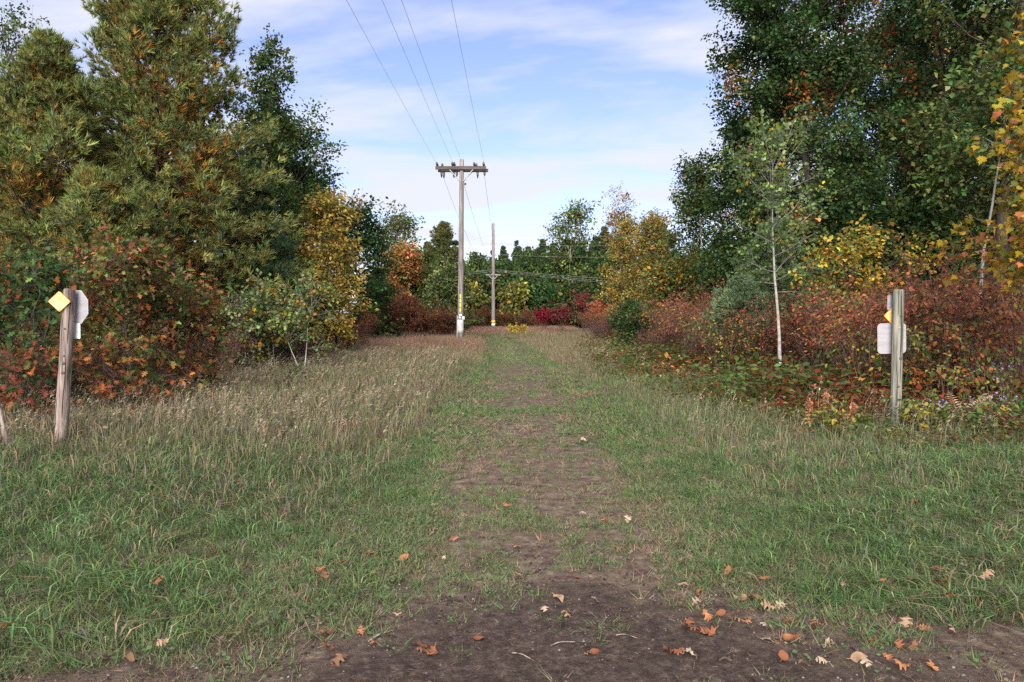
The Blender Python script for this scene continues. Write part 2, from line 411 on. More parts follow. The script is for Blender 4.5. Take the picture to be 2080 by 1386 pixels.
    if inst:
        scatter('crown', sprays(L_DIA if tpl is L_OVAL else (L_RND if tpl is L_ROUND else tpl)), P4, frames(T4*.6+runit(N4)*.5+rad*.3+np.array([0, 0, -droop*.5]), np.array([0, 0, 1.0])+runit(N4)*.45+rad*.2), SIZE*size*rng.uniform(.8, 1.2, N4), col, M_LEAF, t)
        return t
    S = size*rng.uniform(.65, 1.2, N4)
    leaves(t, 'crown', tpl, P4, D4, Nn, S, col, mat or M_LEAF, single, loc)
    return t

def conifer(name, loc, H, Rc, label, cat='tree', nw=20, nb=5, n2=9, n3=3, tpl=None, size=0.13, pal=((DG, 1),), old=None, oldshare=.4, el=(-5, 45), prof=None,
            sd=1, group=None, tr=None, c0=0.04, per=3, gap=0.0, tier=0.0, droop=0.0, lean=(0, 0), tipfine=0.0):
    """Whorled conifer; parts: trunk, branches, crown of needle tufts."""
    seed(sd); t = thing(name, tuple(loc), label, cat, group); tr = tr or H*0.013
    T = grow(np.array([[0, 0, -0.1]]), np.array([[lean[0], lean[1], 1.0]]), np.array([H]), 12, 0.02, 0.05)
    k = np.linspace(0, 1, 12)[None]; obj('trunk', mesh('trunk', *tubes(T, tr*(1-.95*k), 9), None, M_BARKPINE, True), t)
    wt = np.linspace(c0, .97, nw)+rng.normal(0, .008, nw); m1 = nw*nb; tt = np.clip(np.repeat(wt, nb)+rng.normal(0, .006, m1), 0.01, .985)
    S, _ = on(T, np.zeros(m1, int), tt); az = np.arange(m1)*2*math.pi/nb+np.repeat(rng.random(nw)*6.28, nb)+rng.normal(0, .25, m1)
    s = np.clip((tt-c0)/(1-c0), 0, 1); e = np.radians(el[0]+(el[1]-el[0])*s**1.3+rng.normal(0, 7, m1))
    pf = prof(s) if prof else np.clip(1.02-s, 0.03, 1)**0.85
    L = Rc*pf*rng.uniform(.70, 1.15, m1)*np.repeat(1+rng.normal(0, tier, nw)*(1-wt), nb)+0.04
    D = np.stack([np.cos(az)*np.cos(e), np.sin(az)*np.cos(e), np.sin(e)], 1)
    P1 = grow(S, D, L, 7, 0.05, 0.05-droop)
    i2 = np.repeat(np.arange(m1), n2); u2 = rng.uniform(.10, 1.0, len(i2)); S2, T2 = on(P1, i2, u2)
    side = unit(np.cross(T2, np.array([0, 0, 1.0])))*np.where(rng.random(len(i2)) < .5, 1, -1)[:, None]
    D2 = T2*0.75+side*0.65+np.array([0, 0, .12])+rng.normal(0, .2, S2.shape); L2 = L[i2]*(.12+.30*(1-u2))*rng.uniform(.7, 1.2, len(i2))+.10
    P2 = grow(S2, D2, L2, 4, 0.08, 0.06); m2 = len(P2)
    join_tubes('branches', [(P1, taper(m1, 7, np.clip(L*.011, .006, tr*.5), .004), 4)]+([(P2[:, ::3], taper(m2, 2, .005, .002), 3)] if loc[1] < 26 else []), M_BARKPINE, t)
    i3 = np.repeat(np.arange(m2), n3*per); u3 = rng.uniform(.25, 1.0, len(i3)); u3[::per] = 1.0; S3, T3 = on(P2, i3, u3); n_ = len(i3)
    off = rng.normal(0, 1, (n_, 3))*np.minimum(.10, .35*L2[i3])[:, None]*np.where(u3 < 1, 1, .5)[:, None]
    D3 = T3*0.9+runit(n_)*0.55+np.array([0, 0, .18])
    age = (1-u2[i2*0+np.arange(m2)][i3])*.6+(1-u3)*.6+rng.normal(0, .09, n_)+(np.exp(rng.normal(0, .0, m1))[i2[i3]]-1)
    col = palette(list(pal), n_)*np.exp(rng.normal(0, .13, m1))[i2[i3]][:, None]
    if old:
        ob = rng.random(m1)[i2[i3]]*0.9+0.55
        mk = age > np.quantile(age*ob, 1-oldshare)/ob; col[mk] = palette(list(old), int(mk.sum()))
    scatter('crown', tpl, S3+off, frames(D3, runit(n_)), size*rng.uniform(.75, 1.2, n_)*(1-tipfine*s[i2[i3]]**2), col, M_NEEDLE, t)
    return t

def shrub(name, loc, H, Rc, label, cat='shrub', stems=16, n=(4, 4, 5), tpl=L_OVAL, size=.07, pal=((RD, 1),), patch=None, low=.35, sd=1, group=None, single=0, rz=0, jit=.05, mat=None, up=.0, twig=None):
    """Many stems from one root; parts: stems, foliage (and single leaves)."""
    seed(sd); loc = np.array(loc, float); t = thing(name, tuple(loc), label, cat, group)
    az = rng.random(stems)*6.283; r0 = rng.random((stems, 1))**.5*Rc*.35
    S = np.c_[np.cos(az)*r0[:, 0], np.sin(az)*r0[:, 0], np.full(stems, -.05)]
    sp = rng.uniform(.05, .62, stems)*Rc/H*1.5; D = np.c_[np.cos(az)*sp, np.sin(az)*sp, np.ones(stems)]
    L = H*rng.uniform(.72, 1.08, stems); P1 = grow(S, D, L, 7, .09, up)
    i2 = np.repeat(np.arange(stems), n[0]); u2 = rng.uniform(low*.8, 1, len(i2)); S2, T2 = on(P1, i2, u2)
    L2 = H*rng.uniform(.16, .34, len(i2)); P2 = grow(S2, T2*.7+runit(len(i2))*.65, L2, 4, .13, .03)
    i3 = np.repeat(np.arange(len(P2)), n[1]); u3 = rng.uniform(.15, 1, len(i3)); S3, T3 = on(P2, i3, u3)
    L3 = rng.uniform(.10, .28, len(i3))*H/2+.03; P3 = grow(S3, T3*.6+runit(len(i3))*.8, L3, 3, .12, .02)
    join_tubes('stems', [(P1, taper(stems, 7, .006+.004*H, .003), 5), (P2, taper(len(P2), 4, .005, .002), 3), (P3, taper(len(P3), 3, .003, .0015), 3)], twig or M_TWIG, t)
    i4 = np.repeat(np.arange(len(P3)), n[2]); u4 = rng.uniform(.1, 1.05, len(i4)); S4, T4 = on(P3, i4, u4); N4 = len(i4)
    P4 = S4+rng.normal(0, jit, (N4, 3)); m = P4[:, 2] > low*H*(0.5+rng.random(N4)*.8); P4, T4, i4 = P4[m], T4[m], i4[m]; N4 = len(P4)
    rad = unit(P4*np.array([1, 1, 0])+1e-6)
    D4 = T4*.4+runit(N4)*.6+rad*.5+np.array([0, 0, -.35]); Nn = np.array([0, 0, 1.0])+runit(N4)*.6+rad*.3
    col = palette(list(pal), N4)
    if patch:
        pc, share = patch; mk = (rng.random(len(P2))[i3[i4]] < share) & (rng.random(N4) < .85); col[mk] = palette(list(pc), int(mk.sum()))
    leaves(t, 'foliage', tpl, P4, D4, Nn, size*rng.uniform(.6, 1.2, N4), col, mat or M_LEAF, single, loc)
    return t
def copy_tree(root, loc, rz, sc, label, group=None, name=None):
    """A copy of a thing with copies of its parts (mesh data shared)."""
    r = root.copy(); C.objects.link(r); r.location = loc; r.rotation_euler = (0, 0, rz); r.scale = (sc, sc, sc) if not isinstance(sc, tuple) else sc
    r['label'] = label
    if group: r['group'] = group
    elif 'group' in r: del r['group']
    for ch in list(root.children):
        if ch.name.split('.')[0] == 'leaf': continue
        c = ch.copy(); C.objects.link(c); c.parent = r
    return r
def G3(px, Y, dz=0.0):
    x = at(px, Y); return (x, Y, float(gh(x, Y))+dz)

# ================================================================== THE SETTING
TRAIL_STOPS = [(0.36, (0.045, 0.032, 0.028)), (0.47, (0.115, 0.078, 0.062)), (0.55, (0.135, 0.108, 0.074)), (0.66, (0.25, 0.19, 0.15))]
def build_ground():
    def axis(lo, hi, step, far):
        a = list(np.arange(lo, hi+1e-6, step)); s = step
        while a[-1] < far: s *= 1.35; a.append(a[-1]+s)
        s = step; b = []
        v = lo
        while v > -far: s *= 1.35; v -= s; b.append(v)
        return np.array(b[::-1]+a)
    xs = axis(-14, 14, 0.4, 1500); ys = axis(-2, 46, 0.4, 1800)
    X, Y = np.meshgrid(xs, ys); Z = gh(X, Y)*(np.abs(X) < 200)
    n, m = X.shape; i = np.arange(n*m).reshape(n, m)
    F = np.stack([i[:-1, :-1], i[:-1, 1:], i[1:, 1:], i[1:, :-1]], -1).reshape(-1, 4)
    mt = rough_mat('thatch', [(0.36, (0.035, 0.028, 0.021)), (0.46, (0.085, 0.064, 0.046)), (0.54, (0.085, 0.085, 0.045)), (0.66, (0.20, 0.155, 0.105))], (9, 9, 9), 10, 0.95, 0.9, 6.0, 0.03, 0.72, 0.1)
    tag(obj('ground', mesh('ground', np.c_[X.ravel(), Y.ravel(), Z.ravel()], F, None, mt, True)), 'grassy ground of the clearing', kind='structure')
    # trail bed: worn strip of reddish brown soil
    yy = np.arange(4.0, 62, 0.12); nc = 13; u = np.linspace(-1, 1, nc)
    wl = 0.75+0.9*(fnoise(yy, 0*yy, .9, 11)-.5); wr = 0.68+0.9*(fnoise(yy, 0*yy, .8, 17)-.5)
    fade = sstep(62, 40, yy)*0.55+0.45
    cx = trail_x(yy)[:, None]; Xp = cx+np.where(u[None] < 0, u[None]*(wl*fade)[:, None], u[None]*(wr*fade)[:, None]); Yp = np.repeat(yy[:, None], nc, 1)
    edge = 1-np.abs(u)[None]**6
    Zp = gh(Xp, Yp)+0.012*edge+0.001
    i = np.arange(Xp.size).reshape(Xp.shape); F = np.stack([i[:-1, :-1], i[:-1, 1:], i[1:, 1:], i[1:, :-1]], -1).reshape(-1, 4)
    md = rough_mat('trail_soil', TRAIL_STOPS, (7, 7, 7), 11, 0.95, 0.9, 9.0, 0.02, 0.75, 0.1)
    tag(obj('path', mesh('path', np.c_[Xp.ravel(), Yp.ravel(), Zp.ravel()], F, None, md, True)), 'worn brown soil trail through the grass', kind='structure')
    # bare dark soil of the road shoulder in front
    xs = np.arange(-7, 7.01, 0.08); nr = 40
    edge = shoulder_edge(xs)
    v = np.linspace(0, 1, nr)[:, None]; Ys = -1.5+(edge[None]+1.5)*v; Xs = np.repeat(xs[None], nr, 0)
    Zs = gh(Xs, Ys)+0.022*(1-v**10)+0.001+0.012*(fnoise(Xs, Ys, .35, 31)-.5)*(1-v**10)
    i = np.arange(Xs.size).reshape(Xs.shape); F = np.stack([i[:-1, :-1], i[:-1, 1:], i[1:, 1:], i[1:, :-1]], -1).reshape(-1, 4)
    ms = rough_mat('shoulder_soil', [(0.38, (0.022, 0.015, 0.014)), (0.49, (0.062, 0.043, 0.035)), (0.56, (0.098, 0.071, 0.057)), (0.66, (0.20, 0.16, 0.135))], (16, 16, 16), 12, 0.95, 1.0, 7.0, 0.02, 0.85, 0.15)
    me = mesh('road_shoulder', np.c_[Xs.ravel(), Ys.ravel(), Zs.ravel()], F, np.repeat((1-sstep(.0, 1.5, edge[None]-Ys)).ravel()[:, None], 3, 1), ms, True)
    # towards the turf the dark soil gives way, patch by patch, to the paler soil of the trail
    t = ms.node_tree; b = [n for n in t.nodes if n.type == 'BSDF_PRINCIPLED'][0]; old = b.inputs['Base Color'].links[0].from_socket
    a = nd(t, 'ShaderNodeAttribute', attribute_name='col'); co = nd(t, 'ShaderNodeTexCoord'); n3 = nd(t, 'ShaderNodeTexNoise', i_Scale=5.0, i_Detail=5.0, i_Roughness=.7); t.links.new(co.outputs['Object'], n3.inputs['Vector'])
    ad = nd(t, 'ShaderNodeMath', operation='ADD'); t.links.new(a.outputs['Fac'], ad.inputs[0]); t.links.new(n3.outputs['Fac'], ad.inputs[1])
    mr = nd(t, 'ShaderNodeMapRange'); t.links.new(ad.outputs[0], mr.inputs[0]); mr.inputs[1].default_value = .72; mr.inputs[2].default_value = 1.35
    n4 = nd(t, 'ShaderNodeTexNoise', i_Scale=9.0, i_Detail=6.0, i_Roughness=.75); t.links.new(co.outputs['Object'], n4.inputs['Vector']); r2 = ramp(t, TRAIL_STOPS); t.links.new(n4.outputs['Fac'], r2.inputs[0])
    mx = nd(t, 'ShaderNodeMix', data_type='RGBA'); t.links.new(mr.outputs[0], mx.inputs['Factor']); t.links.new(old, mx.inputs['A']); t.links.new(r2.outputs[0], mx.inputs['B']); t.links.new(mx.outputs['Result'], b.inputs['Base Color'])
    tag(obj('road_shoulder', me), 'bare dark soil and grit at the trail head', kind='structure')
def shoulder_edge(x):
    x = np.asarray(x, float)
    return np.interp(x, [-7, -2.6, -1.6, -1.1, -.5, .0, .5, 1.0, 1.6, 2.6, 7], [2.9, 3.25, 3.5, 3.9, 4.65, 5.1, 5.2, 4.9, 4.25, 3.8, 3.5])+0.35*(fnoise(x, 0*x, .9, 77)-.5)+0.30*(fnoise(x, 0*x, .28, 78)-.5)
build_ground()

# ------------------------------------------------------------------ utility poles and wires
M_POLE = rough_mat('pole_wood', [(0.38, (0.10, 0.088, 0.082)), (0.5, (0.18, 0.160, 0.150)), (0.62, (0.26, 0.235, 0.225))], (16, 16, 0.9), 8, 0.9, 0.6, 2.5, 0.01)
M_ARM = rough_mat('arm_wood', [(0.3, (0.045, 0.038, 0.034)), (0.7, (0.12, 0.105, 0.095))], (1.2, 14, 14), 8, 0.9, 0.5)
M_METAL = rough_mat('galvanised', [(0.3, (0.30, 0.30, 0.32)), (0.7, (0.46, 0.46, 0.48))], (6, 6, 6), 4, 0.5, 0.1, spec=0.5)
M_INS = rough_mat('insulator_glaze', [(0.3, (0.02, 0.02, 0.025)), (0.7, (0.06, 0.055, 0.06))], (6, 6, 6), 3, 0.25, 0.05, spec=0.5)
M_GUARD = rough_mat('pole_guard_plastic', [(0.3, (0.36, 0.36, 0.37)), (0.7, (0.52, 0.52, 0.53))], (6, 6, 2), 6, 0.6, 0.15)
M_YEL = rough_mat('yellow_tag', [(0.3, (0.62, 0.43, 0.03)), (0.7, (0.75, 0.55, 0.05))], (30, 30, 30), 4, 0.5, 0.05)
M_WHITE = rough_mat('white_tag', [(0.3, (0.55, 0.55, 0.54)), (0.7, (0.75, 0.75, 0.74))], (30, 30, 30), 4, 0.5, 0.05)
M_WIRE = rough_mat('wire_metal', [(0.3, (0.22, 0.22, 0.23)), (0.7, (0.32, 0.32, 0.33))], (6, 6, 6), 3, 0.5, 0.0)
p1 = G3(935, 42.0); p2 = G3(1002, 69.0)
def pole_tube(H, r0, r1, lean=0.0):
    z = np.linspace(-.2, H, 14); return np.c_[lean*z/H, 0*z, z], np.interp(z, [0, H], [r0, r1])
def build_pole1():
    t = thing('utility_pole', p1, 'tall wooden utility pole with wide double crossarm and grey base guard', 'utility pole')
    H = hz(327, 42)-p1[2]
    pts, r = pole_tube(H, .165, .112, .10); MB().tube(pts, r, 16).obj('pole', M_POLE, t, True)
    za = hz(347, 42)-p1[2]; x0, x1 = at(887, 42)-p1[0], at(991, 42)-p1[0]
    for s, dz_ in ((-1, .06), (1, -.02)):
        a = MB().box(((x0+x1)/2+.05*s, s*.17, za+dz_), (x1-x0-.06, .10, .17)).obj('crossarm', M_ARM, t)
    for sx in (-1, 1):
        for s in (-1, 1):
            a = np.array([sx*.09+.08, s*.125, za-.62]); b = np.array([sx*.62+.08, s*.20, za-.04])
            MB().tube([a, b], .022, 6).obj('brace', M_METAL, t)
    for px in (889, 899, 920, 924, 964, 968, 983):
        for s in (-1, 1):
            if px in (899, 968) and s < 0: continue
            x = at(px, 42)-p1[0]
            pts = [(x, s*.17, za+.14), (x, s*.17, za+.20), (x, s*.17, za+.24), (x, s*.17, za+.30), (x, s*.17, za+.36)]
            MB().tube(pts, [.018, .03, .07, .055, .03], 8).obj('insulator', M_INS, t, True)
    for px, dl in ((897, .30), (902, .34), (922, .32), (928, .26), (970, .34), (984, .22)):
        x = at(px, 42)-p1[0]
        pts = [(x, .05, za-.08), (x+.01, .04, za-.14), (x+.02, .03, za-.16-dl*.4), (x+.02, .02, za-.12-dl)]
        MB().tube(pts, [.025, .06, .055, .02], 8).obj('hanging_insulator', M_INS, t, True)
    sp = MB(); sp.tube([(.08, 0, hz(376, 42)-p1[2]), (.34, 0, hz(376, 42)-p1[2])], .015, 6).obj('spool_bracket', M_METAL, t)
    zc = hz(376, 42)-p1[2]; MB().tube([(.28, 0, zc-.05), (.28, 0, zc-.02), (.28, 0, zc+.02), (.28, 0, zc+.05)], [.07, .05, .05, .07], 10).obj('spool_insulator', M_INS, t, True)
    zg0, zg1 = hz(677, 42)-p1[2], hz(650, 42)-p1[2]
    f = lambda z: .165+(.112-.165)*z/H
    z = np.linspace(zg0, zg1, 5); MB().tube(np.c_[.10*z/H, 0*z, z], f(z)+.012, 16).obj('base_guard', M_GUARD, t, True)
    for k, py in enumerate((602, 611, 620, 630)):
        zc = hz(py, 42)-p1[2]; MB().box((.10*zc/H-.01, -f(zc)-.004, zc), (.07, .012, .19)).obj('number_tag', M_YEL, t)
    for dx, py, mt, sx, sz in ((.01, 640, M_WHITE, .13, .10), (-.03, 645, M_WHITE, .10, .09), (.16, 646, M_WHITE, .12, .16)):
        zc = hz(py, 42)-p1[2]; MB().box((.10*zc/H+dx, -f(zc)-.018, zc), (sx, .012, sz)).obj('notice', mt, t)
    MB().tube([(-.17, -.06, -.1), (-.165, -.06, .9), (-.16, -.05, 1.4)], .02, 6).obj('ground_wire_cover', M_METAL, t)
build_pole1()
def build_pole2():
    t = thing('utility_pole', p2, 'more distant slim utility pole with small crossarm and yellow band', 'utility pole')
    H = hz(455, 69)-p2[2]; pts, r = pole_tube(H, .16, .115); MB().tube(pts, r, 14).obj('pole', M_POLE, t, True)
    f = lambda z: .16+(.115-.16)*z/H
    for px, py in ((1008, 479), (996, 497), (1008, 519)):
        z = hz(py, 69)-p2[2]; s = 1 if px > 1002 else -1
        MB().tube([(s*.1, 0, z-.03), (s*.30, 0, z+.06)], .03, 6).obj('bracket', M_METAL, t)
        MB().tube([(s*.30, 0, z+.02), (s*.30, 0, z+.08), (s*.30, 0, z+.2)], [.05, .09, .05], 8).obj('insulator', M_WHITE, t, True)
    z = hz(559, 69)-p2[2]; MB().box((0, -.18, z), (1.30, .09, .11)).obj('crossarm', M_POLE, t)
    for s in (-1, 1):
        MB().tube([(s*.1, -.18, z-.35), (s*.42, -.18, z-.03)], .02, 6).obj('brace', M_METAL, t)
        MB().tube([(s*.55, -.18, z+.05), (s*.55, -.18, z+.13), (s*.55, -.18, z+.2)], [.03, .05, .03], 8).obj('insulator', M_INS, t, True)
    za, zb = hz(656, 69)-p2[2], hz(651.5, 69)-p2[2]; MB().tube([(0, 0, za), (0, 0, zb)], f(za)+.012, 14).obj('yellow_band', M_YEL, t, True)
    za, zb = hz(662, 69)-p2[2], hz(657.5, 69)-p2[2]; MB().tube([(0, 0, za), (0, 0, zb)], f(za)+.008, 14).obj('white_band', M_WHITE, t, True)
build_pole2()
def wire(a, b, sag, label, group, r=.010, n=40):
    a = np.array(a, float); b = np.array(b, float); s = np.linspace(0, 1, n)[:, None]
    p = a+(b-a)*s; p[:, 2] -= sag*4*(s*(1-s))[:, 0]
    o = MB().tube(p, r, 6).obj('overhead_wire', M_WIRE, None, True); tag(o, label, 'wire', group)
za = hz(347, 42)
for px, lab in ((889, 'outermost overhead wire running to the trail side farthest from the right signpost'), (922, 'inner overhead wire left of the pole top, running overhead to the crossarm'),
                (938.5, 'overhead wire running overhead to the very pole top of the near pole'), (984, 'overhead wire running overhead to the crossarm end on the right signpost side')):
    x = at(px, 42); z = za+.30 if px != 938.5 else hz(332, 42)
    wire((x, 41.8, z), (x-.15 if px != 984 else x, -22, z+.1), .35, lab, 'wires overhead to the near pole', .0048, 60)
zc2 = hz(559, 69)+.2
for px, py, xe, lab in ((899, 356, -.55, 'slack wire dropping behind the near pole from the left crossarm end'), (943, 377, .25, 'slack wire dropping from the spool bracket towards the far pole'),
                        (984, 355, .55, 'slack wire dropping from the right crossarm end towards the far pole')):
    wire((at(px, 42), 42.15, hz(py, 42)), (p2[0]+xe, 68.8, zc2), .55, lab, 'wires between the two poles', .007)
for k, (py, pyL, pyR, s) in enumerate(((458, 470, 452, 0), (478, 545, 480, .3), (496, 570, 500, -.3), (518, 590, 524, .3))):
    z = hz(py, 69); ztag = ['topmost', 'second', 'third', 'fourth'][k]
    wire((p2[0]+s, 69, z), (at(1420, 80), 80, hz(pyR, 80)+.3), .25, ztag+' from the top of the cross wires right of the far pole', 'cross wires at the far pole', .007)
    if k: wire((p2[0]+s, 69, z), (at(640, 80), 80, hz(pyL-12, 80)), .3, ztag+' from the top of the cross wires left of the far pole', 'cross wires at the far pole', .007)
for k, (dz_, pyR) in enumerate(((.0, 578), (.07, 572), (-.10, 582))):
    z = hz(549, 69)+dz_; nm = ['middle', 'upper', 'lower'][k]
    wire((p2[0], 69.2, z), (at(1330, 76), 76, hz(pyR, 76)), .10, nm+' strand of the low cable bundle right of the far pole', 'low cable bundle at the far pole', .0065)
    wire((p2[0], 69.2, z), (at(760, 76), 76, hz(566+4*k, 76)), .10, nm+' strand of the low cable bundle left of the far pole', 'low cable bundle at the far pole', .0065)

# ------------------------------------------------------------------ sign posts
M_POST_L = rough_mat('post_brown', [(0.38, (0.065, 0.047, 0.040)), (0.48, (0.17, 0.130, 0.112)), (0.60, (0.29, 0.235, 0.205))], (26, 26, 1.6), 9, 0.9, 0.9, 2.0, 0.012)
M_POST_R = rough_mat('post_green', [(0.38, (0.040, 0.042, 0.036)), (0.46, (0.12, 0.128, 0.105)), (0.54, (0.19, 0.188, 0.155)), (0.64, (0.28, 0.25, 0.20))], (22, 22, 1.4), 9, 0.9, 0.9, 2.0, 0.012)
M_KNOT = rough_mat('knot', [(0.3, (0.05, 0.035, 0.028)), (0.7, (0.14, 0.10, 0.085))], (60, 60, 60), 4, 0.9, 0.5)
M_CRACK = rough_mat('drying_crack', [(0.3, (0.02, 0.016, 0.013)), (0.7, (0.04, 0.033, 0.028))], (60, 60, 60), 3, 0.95, 0.2)
M_ALU = rough_mat('sign_back', [(0.3, (0.24, 0.23, 0.25)), (0.7, (0.33, 0.32, 0.345))], (3, 3, 22), 6, 0.45, 0.08, spec=0.5)
M_DIA = rough_mat('amber_marker', [(0.38, (0.82, 0.38, 0.11)), (0.5, (0.91, 0.47, 0.175)), (0.62, (0.93, 0.54, 0.25))], (14, 14, 14), 5, 0.45, 0.1, spec=0.4)
M_DIAEDGE = rough_mat('amber_marker_border', [(0.3, (0.75, 0.26, 0.04)), (0.7, (0.85, 0.33, 0.06))], (14, 14, 14), 4, 0.5, 0.05)
M_BOLT = rough_mat('bolt', [(0.3, (0.20, 0.24, 0.08)), (0.7, (0.34, 0.36, 0.16))], (40, 40, 40), 3, 0.5, 0.1)
M_SCUFF = rough_mat('scuff', [(0.3, (0.45, 0.20, 0.06)), (0.7, (0.60, 0.30, 0.10))], (40, 40, 40), 3, 0.7, 0.1)
def rrect(w, h, r, n=5):
    o = []
    for cx, cz, a0 in ((w/2-r, -h/2+r, -90), (w/2-r, h/2-r, 0), (-w/2+r, h/2-r, 90), (-w/2+r, -h/2+r, 180)):
        for k in range(n): a = R(a0+90*k/(n-1)); o.append((cx+r*math.cos(a), cz+r*math.sin(a)))
    return np.array(o)
def rot2(o, a):
    c, s = math.cos(a), math.sin(a); o = np.asarray(o); return np.c_[o[:, 0]*c-o[:, 1]*s, o[:, 0]*s+o[:, 1]*c]
def wooden_post(t, H, r0, r1, lean, mat, knots, cracks):
    z = np.concatenate([np.linspace(-.35, H-.03, 22), [H-.008, H]]); rr = np.interp(z, [0, H], [r0, r1])*(1+.02*np.sin(z*5.1)+.012*np.sin(z*17))
    rr[-1] -= .014; rr[-2] -= .004
    p = MB().tube(np.c_[lean*z/H+.006*np.sin(z*3), 0*z, z], rr, 20).obj('post', mat, t, True)
    for kz, a, s in knots:
        r = np.interp(kz, [0, H], [r0, r1]); c = np.array([lean*kz/H+math.sin(a)*r*.995, -math.cos(a)*r*.995, kz])
        d = np.array([math.sin(a), -math.cos(a), 0])
        MB().tube([c-d*.01, c-d*.001+np.array([0, 0, 0]), c+d*.0022], [s*.8, s*.72, s*.3], 10).obj('knot', M_KNOT, p, True)
    for kz0, kz1, a in cracks:
        zz = np.linspace(kz0, kz1, 8); rr = np.interp(zz, [0, H], [r0, r1])*(1+.02*np.sin(zz*5.1)+.012*np.sin(zz*17))
        aa = a+.05*np.sin(zz*9)
        MB().tube(np.c_[lean*zz/H+.006*np.sin(zz*3)+np.sin(aa)*(rr+.0005), -np.cos(aa)*(rr+.0005), zz], [.001]+[.0038]*6+[.001], 5).obj('crack', M_CRACK, p)
    return p
def diamond(t, c, half, yaw, marks=True):
    M = Matrix.Rotation(yaw, 3, 'Z'); base = rot2(rrect(half*1.36, half*1.36, half*.13), R(45))
    d = MB().prism(base, .006, M, c).obj('diamond_marker', M_DIAEDGE, t)
    f = np.array(M @ Vector((0, -1, 0)))
    MB().prism(base*.93, .002, M, np.array(c)+f*.0042).obj('marker_face', M_DIA, d)
    if marks:
        for dx, dz in ((0, half*.76), (0, -half*.76), (-half*.5, 0)):
            q = np.array(c)+np.array(M @ Vector((dx, 0, dz))); MB().tube([q+f*.004, q+f*.009, q+f*.011], [.008, .008, .004], 8).obj('bolt', M_BOLT, d)
        for dx, dz, w_, h_, a in ((.0, .36, .26, .05, .1), (.06, .2, .05, .2, .3), (-.3, .05, .14, .035, -.4), (.28, -.05, .2, .035, .5), (-.12, -.25, .16, .03, -.7), (.3, .2, .12, .03, .9), (.1, -.45, .12, .03, .2)):
            o = rot2(rrect(w_*half, h_*half, .3*h_*half, 3), a); q = np.array(c)+np.array(M @ Vector((dx*half, 0, dz*half)))
            MB().prism(o, .0012, M, q+f*.0056).obj('scuff_mark', M_SCUFF, d)
    return d
def build_left_post():
    Y = 8.4; loc = G3(115, Y); t = thing('sign_post', loc, 'leaning round brown wooden post with orange diamond marker and octagon sign', 'sign post')
    H = hz(587, Y)-loc[2]; lean = at(144, Y)-at(115, Y); r0, r1 = .071, .059
    lz = lambda z: lean*z/H
    wooden_post(t, H, r0, r1, lean, M_POST_L, [(hz(738, Y)-loc[2], .25, .026), (hz(757, Y)-loc[2], .3, .03), (hz(668, Y)-loc[2], .1, .018), (hz(723, Y)-loc[2], .3, .016)],
                [(.35, 1.0, .5), (.9, 1.45, -.3), (1.15, 1.6, .7), (.2, .6, -.5)])
    z = hz(613, Y)-loc[2]; diamond(t, (at(131, Y)-loc[0], -.085, z), .116, R(10))
    # octagon seen from behind, turned a little away
    M = Matrix.Rotation(R(-24), 3, 'Z'); z = hz(624, Y)-loc[2]
    oc = np.array([(math.cos(R(22.5+45*k)), math.sin(R(22.5+45*k))) for k in range(8)])*.195
    c = np.array([lz(z)+.035, .088, z]); o = MB().prism(oc, .004, M, c).obj('octagon_sign', M_ALU, t)
    tag(o, 'grey back of an eight-sided sign')
    rim = MB(); oc2 = np.vstack([oc, oc[:1]])*.985
    q = np.c_[oc2[:, 0], np.full(9, -.003), oc2[:, 1]] @ np.array(M).T + c; rim.tube(q, .0035, 5).obj('rim', M_METAL, o)
    z = hz(673, Y)-loc[2]; c = np.array([lz(z)+.062, .078, z]); MB().prism(rrect(.10, .165, .012), .003, Matrix.Rotation(R(-24), 3, 'Z'), c).obj('small_plate', M_WHITE, t)
build_left_post()
def build_right_post():
    Y = 10.1; loc = G3(1820, Y); t = thing('sign_post', loc, 'upright greenish grey wooden post with blank square sign backs by red shrubs', 'sign post')
    H = hz(588, Y)-loc[2]; lean = at(1825, Y)-loc[0]
    wooden_post(t, H, .068, .070, lean, M_POST_R, [(hz(642, Y)-loc[2], -.1, .03), (hz(728, Y)-loc[2], .35, .034), (hz(785, Y)-loc[2], 0, .03), (hz(625, Y)-loc[2], -.3, .014), (hz(820, Y)-loc[2], -.2, .02)],
                [(1.35, H-.002, .08), (1.0, 1.5, .3), (.6, 1.1, .2), (.3, .75, -.2), (1.45, H-.01, -.45), (.1, .5, .35)])
    z = hz(688, Y)-loc[2]; M = Matrix.Rotation(R(4), 3, 'Z')
    o = MB().prism(rot2(rrect(.385, .395, .05), R(1.5)), .004, M, (at(1818, Y)-loc[0], .082, z)).obj('square_sign', M_ALU, t); tag(o, 'plain grey back of a rounded square sign')
    z = hz(615, Y)-loc[2]; MB().prism(rrect(.19, .20, .025), .004, Matrix.Rotation(R(30), 3, 'Z'), (at(1821, Y)-loc[0]-.02, .09, z)).obj('small_plate', M_ALU, t)
    z = hz(642, Y)-loc[2]; diamond(t, (at(1819, Y)-loc[0], .079, z), .128, R(6), False)
    z = hz(666, Y)-loc[2]; MB().tube([(.01, -.072, z), (.01, -.08, z)], [.011, .007], 8).obj('bolt', M_DIAEDGE, t)
build_right_post()
def build_stake():
    Y = 8.3; loc = (at(16, Y), Y, float(gh(at(16, Y), Y))); t = np.linspace(0, 1, 12)
    pts = np.c_[-.20*t, .05*t, -.1+.82*t]; a = MB().tube(pts, .026+.006*np.sin(t*23)-.006*t, 9).me('wooden_stake', M_POST_L, True)
    o = obj('wooden_stake', a); o.location = loc; tag(o, 'thin weathered stake leaning at the picture edge by the leaning post', 'stake')
build_stake()

